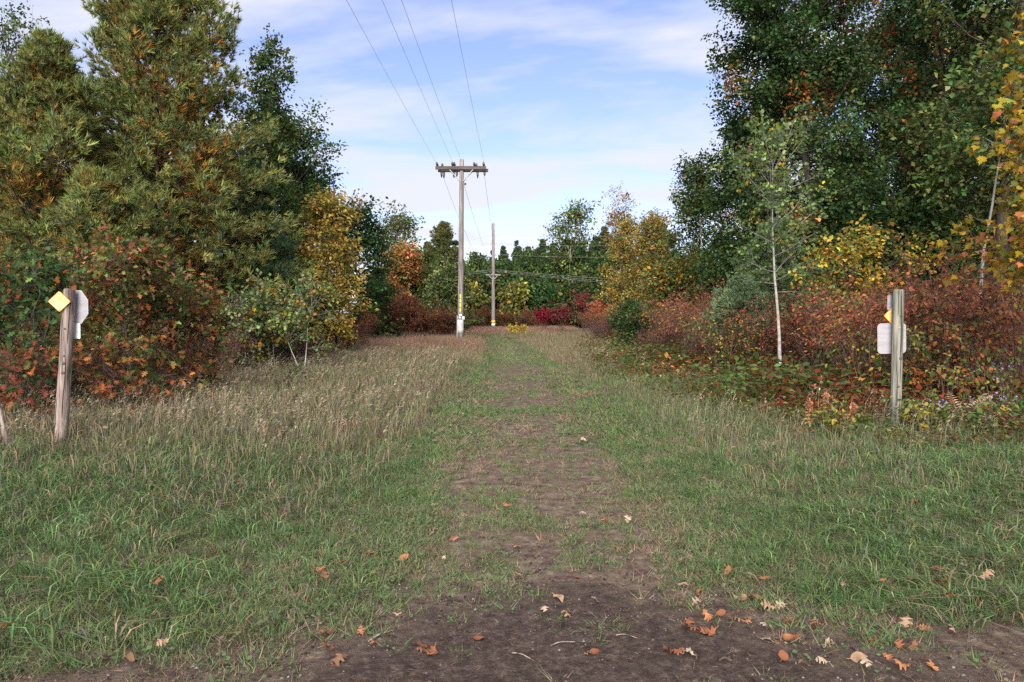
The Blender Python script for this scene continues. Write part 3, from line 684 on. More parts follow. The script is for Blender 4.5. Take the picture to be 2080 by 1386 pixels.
# ================================================================== TREES
def tufts(n, spread, wid, sd, nv=4):
    out = []
    for k in range(nv):
        V, F = tuft_shape(n, spread, wid, sd*10+k); r = np.random.default_rng(sd*10+k)
        out.append((V, F, np.repeat(np.exp(r.normal(0, .2, (n, 1)))*np.ones((n, 3)), 3, 0)))
    return out
T_PINE = tufts(11, .80, .105, 1); T_MID = tufts(11, .85, .11, 2); T_FAR = tufts(7, .95, .20, 3)
PINE = (((.150,.175,.055), 3), ((.115,.155,.065), 2), ((.195,.195,.060), 2)); OLDN = (((.33,.18,.045), 3), ((.26,.13,.038), 2), ((.24,.18,.055), 4))
DKPINE = (((.058,.090,.042), 3), ((.085,.100,.042), 2), ((.052,.085,.052), 2))
OLPINE = (((.115,.120,.042), 3), ((.085,.105,.042), 2))
ppf = lambda s: np.clip(1.0-.92*s**1.5, .05, 1)*np.clip(.78+.7*s, 0, 1)
def ground_dz(px, Y): return G3(px, Y)

# --- near side behind the leaning post
conifer('white_pine', G3(330, 21), 11.6, 3.8, 'tallest white pine with browning inner needles behind the leaning signpost', nw=28, nb=7, n2=15, n3=2, per=4, tpl=T_PINE, size=.27, pal=PINE, old=OLDN, oldshare=.34, el=(-6, 50), prof=lambda s: np.clip(1.04-.88*s**1.5, .1, 1), sd=11, tier=.12)
conifer('white_pine', G3(95, 18), 7.5, 3.4, 'bushy white pine with upswept tips at the picture edge above the diamond marker', nw=20, nb=6, n2=15, n3=2, per=4, tpl=T_PINE, size=.245, pal=PINE, old=OLDN, oldshare=.26, el=(0, 58), prof=lambda s: np.clip(1.04-.98*s**1.25, .08, 1), sd=12, tier=.12)
conifer('white_pine', G3(505, 22.5), 4.9, 1.75, 'low bluish young pine skirting the tallest pine on its trail side', nw=12, nb=6, n2=12, n3=2, per=4, tpl=T_PINE, size=.25, pal=(((.055,.100,.055), 3), ((.065,.105,.045), 2)), old=OLDN, oldshare=.28, el=(5, 40), prof=ppf, sd=13)
conifer('white_pine', G3(215, 16.5), 4.3, 1.9, 'low young pine rising behind the russet oak sapling', nw=11, nb=6, n2=12, n3=2, per=4, tpl=T_PINE, size=.235, pal=PINE, old=OLDN, oldshare=.25, el=(5, 45), prof=ppf, sd=14)
broadleaf('aspen', G3(525, 27), hz(66, 27), 2.0, 'slim dark aspen with sparse pale top beside the tallest pine', c0=.05, prof='slim', n=(50, 6, 4, 7), tpl=L_ROUND, size=.08, pal=((DG, 2), (G, 3), (OL, 3)), el=(5, 48), bark=M_BARK, sd=21, tip=.45, jit=.14)
broadleaf('aspen', G3(25, 26), hz(88, 26), 1.6, 'aspen with a thin nearly bare top above the bushy pine at the picture edge', c0=.15, prof='column', n=(38, 6, 3, 9), tpl=L_ROUND, size=.08, pal=((DG, 3), (OL, 2)), el=(25, 65), bark=M_BARK, sd=22, tip=.7, jit=.13)
broadleaf('oak_tree', G3(585, 36), hz(290, 36), 1.7, 'dark green oak between the slim aspen and the round-topped oak', c0=.08, prof='column', n=(34, 7, 4, 9), size=.13, pal=((DG, 4), (G, 2), (OL, 1)), sd=23, jit=.14)
broadleaf('oak_tree', G3(632, 38), hz(352, 38), 1.9, 'round-topped dark oak behind the golden birch', c0=.08, prof='oak', n=(32, 7, 4, 10), size=.13, pal=((DG, 4), (OL, 2), (G, 1)), sd=24, jit=.15)
broadleaf('birch', G3(668, 27), hz(425, 27), .92, 'golden yellow birch at the edge of the dark oaks', c0=.12, prof='column', n=(34, 6, 4, 9), tpl=L_OVAL, size=.10, pal=(((.40,.28,.065), 4), ((.38,.27,.06), 4), (YG, 2), (OL, .6)), sd=25, el=(15, 60), jit=.12, thin=.2)
broadleaf('oak_tree', G3(735, 40), hz(448, 40), 1.7, 'low dark green tree edging the birch towards the near pole', c0=.05, prof='oak', n=(28, 6, 4, 10), size=.14, pal=((DG, 4), (G, 2)), sd=26, jit=.15)
for k, (px, Y, h, r, s_) in enumerate(((430, 33, 7.5, 2.6, 1), (335, 28, 8.6, 2.8, 5), (250, 34, 7.5, 2.8, 2), (80, 32, 7, 2.8, 3), (-30, 24, 6, 2.4, 4))):
    broadleaf('oak_tree', G3(px, Y), h, r, 'dark leafy tree deep behind '+('the low bluish young pine', 'the trunk of the tallest pine', 'the russet oak sapling', 'the bushy pine', 'the green oak sapling')[k], c0=.05, prof='oak', n=(26, 6, 4, 9), size=.17, pal=((DG, 4), (OL, 1)), sd=30+s_, jit=.2, twigs=False)

# --- oak saplings round the leaning post
OAKP = ((G, 3.5), (OL, 5), (RU, 1.2), (OR, .5), (BR, 1.6), (YG, 1.6), ((.22,.15,.05), 2), ((.30,.16,.10), 1))
broadleaf('oak_sapling', G3(270, 12.2), 2.35, 1.1, 'russet and green oak sapling beside the leaning post', 'sapling', c0=.06, prof='oak', n=(32, 6, 4, 4), tpl=L_OAKLO, size=.11, pal=OAKP, patch=(((OR, 2), (RU, 3), (GO, 1), ((.30,.16,.10), 2)), .16), tr=.035, sd=41, single=170, jit=.05, el=(0, 55))
broadleaf('oak_sapling', G3(355, 13.6), 1.9, .9, 'lower rusty oak sapling nearest the small aspens', 'sapling', c0=.06, prof='oak', n=(26, 6, 4, 4), tpl=L_OAKLO, size=.11, pal=((OL, 4), (G, 1.5), (RU, 2), (OR, 1), (BR, 2), ((.22,.15,.05), 2)), tr=.03, sd=42, single=80, jit=.05, el=(0, 50))
broadleaf('oak_sapling', G3(30, 10.8), 2.1, 1.1, 'green oak sapling with reddish top at the picture edge', 'sapling', c0=.12, prof='oak', n=(30, 6, 4, 4), tpl=L_OAKLO, size=.11, pal=((G, 4), ((.05,.10,.045), 3), (OL, 1), (RU, .5)), patch=(((RU, 2), (BR, 2)), .12), tr=.035, sd=43, single=130, jit=.05, el=(0, 55))
broadleaf('oak_sapling', G3(40, 9.9), .85, .5, 'knee-high scarlet oak seedling by the leaning stake', 'sapling', c0=.1, prof='round', n=(10, 4, 3, 3), tpl=L_OAK, size=.105, pal=(((.21,.065,.045), 3), (BR, 2), (OL, 2), (RU, 1)), tr=.012, sd=44, single=60, jit=.04, el=(0, 50))
broadleaf('oak_sapling', G3(235, 11.0), 1.0, .6, 'knee-high orange oak seedling at the foot of the russet sapling', 'sapling', c0=.1, prof='round', n=(12, 4, 3, 3), tpl=L_OAK, size=.105, pal=((OR, 2), (RU, 2), ((.27,.15,.05), 1.5), (BR, 2), (OL, 2)), tr=.012, sd=45, single=60, jit=.05, el=(0, 50))
# --- small pale aspens in front of the pines
for k, (px, Y, py, r, lab) in enumerate(((480, 18.6, 628, .75, 'small pale aspen nearest the rusty oak sapling'), (553, 19.8, 578, .65, 'small aspen standing tallest between its two pale neighbours'),
                                        (617, 19.2, 588, .80, 'small yellowing aspen with twin pale stems nearest the golden birch'))):
    broadleaf('aspen_sapling', G3(px, Y), hz(py, Y), r, lab, 'sapling', c0=.30, prof='round', n=(18, 5, 3, 6), tpl=L_ROUND, size=.068, pal=((YG, 3), ((.19,.22,.11), 4), (G, 2), (GO, .8)), bark=M_ASPEN, tr=.018, sd=51+k, stems=2, el=(15, 60), jit=.08, thin=.15)

# --- middle distance towards the near pole
broadleaf('aspen', G3(792, 58), hz(462, 58), 1.8, 'pale grey-green aspen with airy top left of the far white pine', c0=.1, prof='column', n=(30, 6, 3, 7), size=.17, pal=(((.12,.145,.06), 3), (OL, 2)), bark=M_ASPEN, sd=61, el=(30, 70), tip=.5, jit=.2, twigs=False)
broadleaf('aspen', G3(840, 62), hz(482, 62), 1.1, 'nearly bare thin aspen beside the far white pine', c0=.3, prof='slim', n=(22, 5, 3, 3), size=.15, pal=((OL, 2), (YG, 1)), bark=M_ASPEN, sd=62, el=(35, 70), tip=.6, jit=.18)
conifer('white_pine', G3(890, 64), hz(452, 64), 2.5, 'solitary olive white pine left of the near pole', nw=17, nb=6, n2=10, n3=2, per=5, tpl=T_FAR, size=.32, pal=OLPINE, sd=63, el=(5, 60), prof=lambda s: np.clip(1.0-s**2.3, .0, 1)*.96+.03, tier=.3, tipfine=.3)
conifer('white_pine', G3(928, 68), hz(492, 68), 1.1, 'ragged thin pine hiding behind the near pole', nw=13, nb=5, n2=6, n3=2, per=4, tpl=T_FAR, size=.36, pal=DKPINE, sd=64, el=(5, 40), tier=.35)
broadleaf('maple', G3(802, 50), hz(522, 50), 1.15, 'orange topped maple among green trees left of the near pole', c0=.1, prof='oak', n=(26, 6, 4, 7), size=.16, pal=(((.33,.17,.06), 3), (OL, 3), ((.27,.17,.06), 3), (YG, 1)), patch=((((.42,.18,.07), 1),), .3), sd=65, jit=.15, twigs=False)
broadleaf('maple', G3(835, 53), hz(533, 53), 1.6, 'olive green maple just behind the orange topped one', c0=.05, prof='oak', n=(26, 6, 4, 8), size=.18, pal=((G, 3), (OL, 3)), sd=66, jit=.18, twigs=False)
conifer('white_pine', G3(868, 52), hz(548, 52), 1.5, 'short green pine left of the silvery young tree', nw=11, nb=6, n2=7, n3=2, per=4, tpl=T_FAR, size=.38, pal=PINE, sd=67, el=(0, 40))
broadleaf('willow', G3(902, 48), hz(556, 48), .95, 'silvery green young tree right beside the near pole', c0=.1, prof='round', n=(24, 6, 4, 7), size=.14, pal=(((.13,.16,.07), 3), (YG, 1), (G, 1)), sd=68, jit=.14, el=(20, 60))
conifer('white_pine', G3(765, 47), hz(560, 47), 1.5, 'short dark pine above the wine-red brush left of the near pole', nw=11, nb=6, n2=7, n3=2, per=4, tpl=T_FAR, size=.36, pal=DKPINE, sd=69, el=(0, 40))

# --- far tree line closing the clearing
def far_lm(px): return 'left of the near pole' if px < 940 else 'between the two poles' if px < 1000 else 'just right of the far pole' if px < 1085 else 'around the open white-trunked birch' if px < 1200 else 'behind the gold aspens'
conifer('spruce', G3(1050, 92), hz(488, 92), 1.7, 'pointed spruce on the far tree line just right of the far pole', nw=22, nb=6, n2=7, n3=2, per=4, tpl=T_FAR, size=.34, pal=DKPINE, sd=71, el=(-12, 45), prof=lambda s: np.clip(1.0-s, .0, 1)*.97+.01, tier=.2, tipfine=.6)
farc = bpy.context.scene.objects['spruce']
conifer('white_pine', G3(1085, 95), hz(512, 95), 3.4, 'dense dark pine on the far tree line around the open white-trunked birch', nw=15, nb=6, n2=9, n3=2, per=4, tpl=T_FAR, size=.44, pal=DKPINE, old=(((.13,.10,.04), 1),), oldshare=.2, sd=72, el=(-4, 55), prof=lambda s: np.clip(1.0-s, .0, 1)*.98+.01, tier=.25, tipfine=.55, group='dense dark far pines around the open white-trunked birch')
farp = [o for o in scene.objects if o.get('label', '').startswith('dense dark pine on')][0]
broadleaf('tree', G3(1010, 84), hz(560, 84), 2.6, 'soft olive tree on the far tree line just right of the far pole', c0=.03, prof='oak', n=(30, 6, 4, 8), size=.24, pal=((OL, 2), (G, 2), (DG, 4)), sd=79, jit=.28, twigs=False, group='soft olive far trees just right of the far pole')
fart = [o for o in scene.objects if o.get('label', '').startswith('soft olive tree on')][0]
for k, (px, Y, py, sx) in enumerate(((985, 98, 535, .8), (1022, 98, 528, .75), (1068, 92, 540, .8), (1104, 94, 508, .85), (1128, 92, 528, .9), (1178, 96, 512, .95), (1205, 94, 508, .9), (1232, 90, 500, 1.0), (1262, 92, 505, 1.0),
                                    (960, 95, 545, .9), (935, 92, 542, .95), (905, 90, 540, 1.0), (870, 92, 530, 1.0), (1300, 87, 500, 1.0), (1345, 84, 490, 1.0), (1150, 100, 520, 1.0), (1050, 104, 528, 1.1))):
    H0 = hz(512, 95); copy_tree(farp, G3(px, Y), k*1.7, (sx*1.35, sx*1.35, (hz(py-14-22*((k*7) % 5)/4, Y))/H0), 'dense dark pine on the far tree line '+far_lm(px), 'dense dark far pines '+far_lm(px))
for k, (px, Y, py, sx) in enumerate(((945, 84, 585, .7), (978, 88, 552, .8), (1038, 84, 590, .7), (1072, 88, 545, .85), (1100, 82, 592, .7), (1132, 86, 552, .9), (1165, 90, 530, .9), (1195, 82, 575, .8), (1225, 80, 548, .9), (915, 80, 560, .8), (885, 78, 585, .7))):
    copy_tree(fart, G3(px, Y), k*2.3, (sx, sx, hz(py, Y)/hz(560, 84)), 'soft olive tree on the far tree line '+far_lm(px), 'soft olive far trees '+far_lm(px))
copy_tree(farc, G3(1000, 94), 2.0, (.8, .8, hz(508, 94)/hz(488, 92)), 'slender spruce tip directly behind the far pole')
copy_tree(farc, G3(972, 96), 1.0, (.7, .7, hz(518, 96)/hz(488, 92)), 'slender spruce tip between the two poles')
copy_tree(farc, G3(1218, 92), 3.0, (.9, .9, hz(478, 92)/hz(488, 92)), 'slender spruce behind the gold aspens, right of the white-stemmed birch')
for k, (px, Y, py, sx, lab) in enumerate(((1090, 93, 505, .9, 'slender spruce tip left of the open white-trunked birch'), (1114, 95, 498, .8, 'slender spruce tip hard against the open white-trunked birch'), (1186, 95, 500, .9, 'slender spruce tip just right of the open white-trunked birch'), (1014, 97, 518, .7, 'slender spruce tip just right of the far pole'), (1246, 92, 488, .9, 'slender spruce tip above the gold aspens'))):
    copy_tree(farc, G3(px, Y), k*1.1, (sx, sx, hz(py, Y)/hz(488, 92)), lab)
broadleaf('birch', G3(1152, 86), hz(440, 86), 2.6, 'tall open birch with white trunk on the far tree line', c0=.36, prof='oak', n=(26, 6, 4, 5), size=.24, pal=((OL, 2), (G, 2), (YG, 1)), bark=M_ASPEN, sd=73, jit=.22, el=(10, 60), tr=.20)
for k, (px, Y, py, r, pal, lab) in enumerate(((1062, 80, 592, 1.5, ((G, 3), (DG, 2)), 'low green tree on the far line right of the far pole'), (1040, 78, 590, .5, ((YE, 1), (YG, 3), (OL, 1)), 'small yellow tree on the far line'), (975, 80, 575, 1.6, ((DG, 3), (OL, 2)), 'low olive tree between the poles on the far line'),
                                             (1115, 80, 600, 1.7, ((DG, 3), (G, 2)), 'low dark green tree on the far line under the birch'), (948, 76, 590, 1.2, ((OL, 2), (YG, 2), (YE, .5)), 'low yellowish tree showing just right of the near pole'), (1175, 76, 590, 1.6, ((DG, 3), (OL, 2)), 'low dark tree behind the crimson sumacs'))):
    broadleaf('tree', G3(px, Y), hz(py, Y), r, lab, c0=.03, prof='oak', n=(18, 6, 3, 8), size=.26, pal=pal, sd=80+k, jit=.25, twigs=False)

# --- golden aspens and the wood's edge to the big oaks
GOLD = (((.30,.22,.055), 4), ((.25,.20,.06), 4), (OL, 1.5), (YG, 2), (GO, 1))
for k, (px, Y, py, r, tp, lab, pal) in enumerate((
        (1245, 50, 452, .75, .4, 'gold aspen nearest the crimson sumacs', GOLD), (1276, 53, 384, .8, .7, 'tallest gold aspen with thin purplish top', (((.20,.13,.05), 3), (GO, 2), (OL, 2))),
        (1302, 48, 440, .78, .4, 'gold aspen in the middle of the gold group', GOLD), (1342, 46, 455, .75, .4, 'gold aspen nearest the green aspens', GOLD))):
    broadleaf('aspen', G3(px, Y), hz(py, Y), r, lab, c0=.12, prof='column', n=(32, 6, 4, 7), tpl=L_DIA, size=.105, pal=pal, bark=M_ASPEN, sd=91+k, el=(25, 65), tip=tp, jit=.17, tr=.06, thin=.22)
for k, (px, Y, py, r, tp, lab, pal) in enumerate((
        (1385, 43, 362, 1.1, .5, 'tall green aspen beside the gold aspens', ((G, 3), (OL, 4), (YG, 1))), (1430, 41, 348, 1.0, .5, 'tall sparse aspen with forked white stem left of the oaks', ((OL, 2), (G, 2), (DG, 2))))):
    broadleaf('aspen', G3(px, Y), hz(py, Y), r, lab, c0=.10, prof='column', n=(34, 6, 4, 7), tpl=L_DIA, size=.12, pal=pal, bark=M_ASPEN, sd=96+k, el=(25, 65), tip=tp, jit=.16, tr=.08)
broadleaf('oak_tree', G3(1395, 34), hz(560, 34), 1.5, 'low olive and gold tree under the tall green aspens', c0=.05, prof='oak', n=(26, 6, 4, 8), size=.12, pal=((OL, 3), (G, 2), (GO, 1)), sd=99, jit=.14)
broadleaf('oak_tree', G3(1505, 31), hz(268, 31), 1.45, 'dark oak stepping down from the tall oaks towards the aspens', c0=.06, prof='oak', n=(36, 7, 4, 11), size=.12, pal=((DG, 4), (G, 3), (OL, 1)), sd=100, jit=.15)
broadleaf('oak_tree', G3(1680, 25), 14.5, 3.1, 'tall dense oak whose edge meets the open sky', c0=.10, prof='oak', n=(64, 8, 5, 17), size=.105, pal=((DG, 5), ((.045,.08,.028), 4), (OL, 1.2)), patch=(((RU, 2), (GO, 1), (OR, 1)), .05), sd=101, jit=.17, tr=.2, el=(-5, 60))
broadleaf('oak_tree', G3(1830, 27), 14.5, 3.6, 'tall oak with rusty sprays in the middle of the high canopy', c0=.20, prof='oak', n=(50, 7, 5, 15), size=.115, pal=((DG, 5), ((.05,.085,.03), 3), (OL, 2)), patch=(((RU, 3), (BR, 2), (OR, 1)), .11), sd=102, jit=.18, tr=.2, el=(-5, 60))
broadleaf('ash_tree', G3(2030, 23), 13.5, 3.0, 'lighter yellow-green tall tree with thick trunk at the picture edge', c0=.28, prof='oak', n=(42, 7, 5, 11), size=.12, pal=((G, 4), (OL, 3), (YG, 1)), sd=103, jit=.18, tr=.24, el=(5, 60))
oakc = [o for o in scene.objects if o.get('label', '').startswith('tall oak with rusty')][0]
for k, (px, Y, s_) in enumerate(((1775, 33, .95), (1930, 35, .85), (2090, 32, .9), (1570, 40, .85), (1850, 44, .8), (1690, 48, .8))):
    copy_tree(oakc, G3(px, Y), 1.1+k*1.3, s_, 'shaded tree deep in the wood behind '+('the tall oak meeting the sky', 'the oak with rusty sprays', 'the yellow-green edge tree', 'the stepped dark oak', 'the oak with rusty sprays', 'the tall oak meeting the sky')[k], 'shaded trees deep in the oak wood')
for k, (px, Y, h, r) in enumerate(((1600, 29, 4.6, 2.0), (1745, 24, 4.0, 1.7), (1880, 24, 3.8, 1.9), (2010, 26, 4.2, 2.0), (1530, 34, 4.4, 2.0))):
    broadleaf('understory_tree', G3(px, Y), h, r, 'low dark green tree filling the shade '+('behind the white-stemmed aspen', 'behind the small yellow-leaved tree', 'above the greenish post', 'behind the yellow maple boughs', 'between the aspens and the stepped oak')[k], c0=.05, prof='oak', n=(24, 6, 4, 9), size=.14, pal=((DG, 4), (OL, 2), (G, 2)), patch=(((YE, 1), (YG, 2), (GO, 1)), .12), sd=110+k, jit=.17, twigs=False)
broadleaf('young_maple', G3(1735, 20), hz(505, 20), 1.1, 'small yellow-leaved tree above the red thicket left of the square sign', 'sapling', c0=.25, prof='round', n=(20, 5, 4, 5), tpl=L_OVAL, size=.10, pal=((YE, 2), (GO, 2), (OL, 2), (YG, 2)), sd=116, jit=.1, tr=.03)
broadleaf('young_ash', G3(1978, 17.5), 6.6, 1.2, 'slender grey-barked young tree standing behind the yellow maple boughs', c0=.72, prof='round', n=(14, 5, 4, 7), size=.11, pal=((G, 3), (OL, 2)), sd=117, tr=.06, jit=.12, bark=M_GREY)
# --- front aspen, pine by it
broadleaf('aspen', G3(1596, 16.4), 5.35, .9, 'young white-stemmed aspen standing alone before the oak wall', c0=.34, prof='round', n=(34, 6, 4, 6), tpl=L_ROUND, size=.06, pal=(((.13,.18,.07), 4), ((.10,.15,.055), 2), (YG, 2), (YE, .5)), bark=M_ASPEN, tr=.044, sd=120, lean=(-.24, .02), el=(8, 58), jit=.16, thin=.40, twigs=False)
conifer('white_pine', G3(1575, 20.5), 3.7, 1.3, 'feathery green pine directly behind the white-stemmed aspen', nw=10, nb=6, n2=9, n3=2, per=5, tpl=T_MID, size=.19, pal=(((.10,.155,.075), 3), ((.12,.17,.07), 2)), sd=121, el=(8, 40), c0=.3, prof=ppf)
conifer('white_pine', G3(1500, 18.6), 2.25, .8, 'little fluffy light green pine poking out of the red thicket', nw=7, nb=6, n2=8, n3=2, per=4, tpl=T_PINE, size=.15, pal=(((.16,.225,.12), 3), ((.13,.19,.095), 2)), sd=122, el=(5, 40), c0=.5)
broadleaf('young_oak', G3(1283, 31), 1.9, .55, 'small dark green tree in the thicket below the gold aspens', 'sapling', c0=.08, prof='oak', n=(18, 5, 4, 7), size=.085, pal=((DG, 4), (G, 1)), sd=123, jit=.08, tr=.03)
# --- maple bough at the edge
broadleaf('maple', (at(2125, 9.8), 9.8, .1), 5.0, 1.15, 'yellow and orange maple reaching in at the picture edge', c0=.40, prof='round', n=(36, 5, 4, 5), tpl=L_MAPLE, size=.095, pal=(((.40,.27,.03), 4), ((.30,.24,.035), 4), (GO, 2), (OR, 1.0), (YG, 1.6), ((.5,.2,.09), .6)), tr=.06, sd=130, single=260, el=(-8, 30), droop=.35, jit=.05)

# ================================================================== SHRUBS
THK = (((.28,.095,.042), 3), ((.30,.085,.055), 2.4), ((.38,.15,.075), 2.6), (BR, 1.6), ((.18,.085,.065), 2), (OR, 1.4), (OL, 1.5), ((.24,.16,.075), 1.2))
grp = 'russet shrubs of the thicket'
base = [shrub('russet_shrub', G3(1900, 13.2), 2.25, 1.15, 'russet shrub with big red leaves directly behind the square sign', stems=30, n=(5, 4, 4), size=.088, pal=THK, low=.38, sd=140, single=110),
        shrub('russet_shrub', G3(2030, 12.6), 2.3, 1.15, 'tall russet shrub between the square sign post and the picture edge', stems=30, n=(5, 4, 4), size=.09, pal=THK, patch=(((GO, 1), (YE, 1)), .04), low=.36, sd=141, single=110),
        shrub('russet_shrub', G3(1760, 14.0), 1.95, 1.1, 'russet shrub just left of the greenish post', stems=28, n=(5, 4, 4), size=.082, pal=THK, low=.4, sd=142, single=80),
        shrub('russet_shrub', G3(1685, 16.6), 1.75, 1.0, 'russet shrub with yellow sprays right of the white-stemmed aspen', stems=28, n=(5, 4, 4), size=.085, pal=THK, patch=(((YE, 3), (GO, 1)), .10), low=.4, sd=143, single=40)]
base += [shrub('mixed_shrub', G3(1790, 12.4), 1.35, .8, 'low green and yellow leaved shrub just left of the greenish post', stems=20, n=(5, 4, 4), size=.08, pal=((YG, 2), (G, 3), (OL, 3), (YE, 1), (RU, 1)), low=.2, sd=144, single=30),
         shrub('mixed_shrub', G3(1975, 11.9), 1.5, .8, 'half green half orange shrub between the greenish post and the picture edge', stems=20, n=(5, 4, 4), size=.085, pal=((OL, 3), (YG, 1.5), (OR, 2), (RU, 2), (G, 1)), low=.25, sd=145, single=40)]
rs = np.random.default_rng(5)
spots = [(1478, 17.8, .72), (1528, 18.0, .75), (1840, 16, 1.05), (1950, 16, 1.1), (2075, 15, 1.05), (1700, 18, 1.0), (1570, 18.8, .95), (1520, 21, .92), (1610, 20.5, 1.05), (1470, 21.5, .88), (1440, 24, .88), (1500, 26, 1.0), (1410, 25.5, .85), (1375, 27.5, .84), (1430, 29, .95),
         (1345, 30, .85), (1390, 33, 1.0), (1325, 33.5, .85), (1300, 37, .9), (1350, 38, 1.0), (1270, 40, .95), (1240, 43, .9), (1215, 46, .85), (1800, 19, 1.1), (1890, 20, 1.15), (2000, 19.5, 1.15), (1740, 22, 1.1)]
for k, (px, Y, s_) in enumerate(spots):
    b = base[k % 4 if k % 5 else 4+(k//5) % 2]; s_ = s_*(1.35 if k % 5 == 0 else 1)*rs.uniform(.82, 1.12); lm = ('below the gold aspens' if px < 1320 else 'below the tall green aspens' if px < 1425 else 'around the little fluffy pine' if px < 1545 else 'close behind the white-stemmed aspen' if px < 1640 else
          'between the white-stemmed aspen and the greenish post' if px < 1790 else 'behind the greenish post' if px < 1930 else 'under the yellow maple boughs')
    copy_tree(b, G3(px, Y), rs.random()*6.28, float(s_), ('russet' if k % 5 else 'green and orange')+' leafy thicket shrub '+lm, ('russet' if k % 5 else 'green and orange')+' thicket shrubs '+lm)
MUR = ((PU, 4), (BR, 3), ((.085,.05,.042), 3), (RU, 1))
for k, (px, Y, h, r, lab) in enumerate(((1225, 41, 1.25, .95, 'bare purplish-brown bush at the thicket end nearest the trail'), (1335, 26.5, .95, .8, 'low purplish bush bulging from the thicket towards the trail'), (1440, 20.3, 1.0, .9, 'low purple-brown twiggy bush left of the white-stemmed aspen'))):
    shrub('twiggy_bush', G3(px, Y), h, r, lab, stems=40, n=(6, 4, 2), size=.05, pal=MUR, low=.25, sd=150+k)
for k, (px, Y, py, r, lab, pal) in enumerate(((1190, 55, 602, .6, 'largest crimson sumac beside the gold aspens', (((.19,.028,.042), 4), ((.15,.035,.038), 3), (OL, 1.2))), (1142, 57, 626, .45, 'small crimson sumac nearest the trail end', (((.21,.03,.045), 3), ((.15,.035,.04), 2), (OL, 1.2))),
                                             (1105, 60, 632, .5, 'dark wine-red sumac farthest down the clearing', (((.16,.02,.03), 3), (CR, 1))), (1222, 50, 622, .6, 'coral orange sumac below the gold aspens', (((.42,.10,.06), 3), (OR, 2))))):
    shrub('sumac', G3(px, Y), hz(py, Y), r, lab, stems=14, n=(5, 4, 5), size=.17, pal=pal, low=.5, sd=160+k)
DRK = ((BR, 3), (RU, 2), (PU, 2), (OL, .8))
b0 = shrub('wine_red_shrub', G3(765, 43), 2.1, 1.3, 'dark wine-red shrub between the low dark tree and the orange topped maple', stems=24, n=(5, 4, 5), size=.13, pal=DRK, low=.2, sd=170)
for k, (px, Y, s_) in enumerate(((800, 45, 1.15), (830, 44, .85), (855, 46, .95), (880, 45.5, .9), (905, 47, .85), (742, 41, .8), (815, 48, 1.2), (730, 38, .7))):
    lm = 'beside the low dark tree' if px < 760 else 'under the orange topped maple' if px < 840 else 'just left of the near pole'
    copy_tree(b0, G3(px, Y), k*1.9, float(s_), 'dark wine-red shrub '+lm, 'wine-red brush '+lm)
for k, (px, Y, s_) in enumerate(((975, 74, 1.0), (950, 72, .9), (1020, 76, .9), (1060, 76, .85), (1090, 72, .8))):
    copy_tree(b0, G3(px, Y), k*2.1, float(s_), 'low brown-red shrub along the foot of the far tree line', 'brown-red brush at the far tree line')
for k, (px, Y, h) in enumerate(((1045, 52, .75), (1056, 54, .80), (1069, 53, .70))):
    shrub('yellow_seedling', G3(px, Y), h, .3, ['leftmost', 'middle', 'rightmost'][k]+' of three bright yellow seedlings where the trail fades', 'seedling', stems=5, n=(3, 3, 4), size=.14, pal=((YE, 4), ((.5,.38,.05), 3)), low=.2, sd=180+k)
# brown brush under the pines and saplings
b1 = shrub('brown_brush', G3(420, 17.5), 1.1, 1.0, 'low brown twiggy brush under the tallest pine', stems=34, n=(5, 4, 3), size=.05, pal=((BR, 3), (RU, 1), (PU, 2), (TA, .6)), low=.1, sd=190, group='brown brush under the tallest pine')
for k, (px, Y, s_) in enumerate(((455, 19, .9), (520, 20.5, .85), (570, 22, .8), (640, 24, .85), (690, 28, .9), (720, 33, .9), (340, 15.5, .9), (200, 13.5, .9), (90, 12.5, 1.0), (150, 12.3, .8), (400, 20, 1.3), (300, 18, 1.4), (520, 25, 1.3), (620, 27, 1.3))):
    lm = 'around the oak saplings' if px < 345 else 'under the tallest pine' if px < 500 else 'behind the small pale aspens' if px < 630 else 'at the foot of the golden birch'
    copy_tree(b1, G3(px, Y), k*1.3, float(s_), 'low brown twiggy brush '+lm, 'brown brush '+lm)

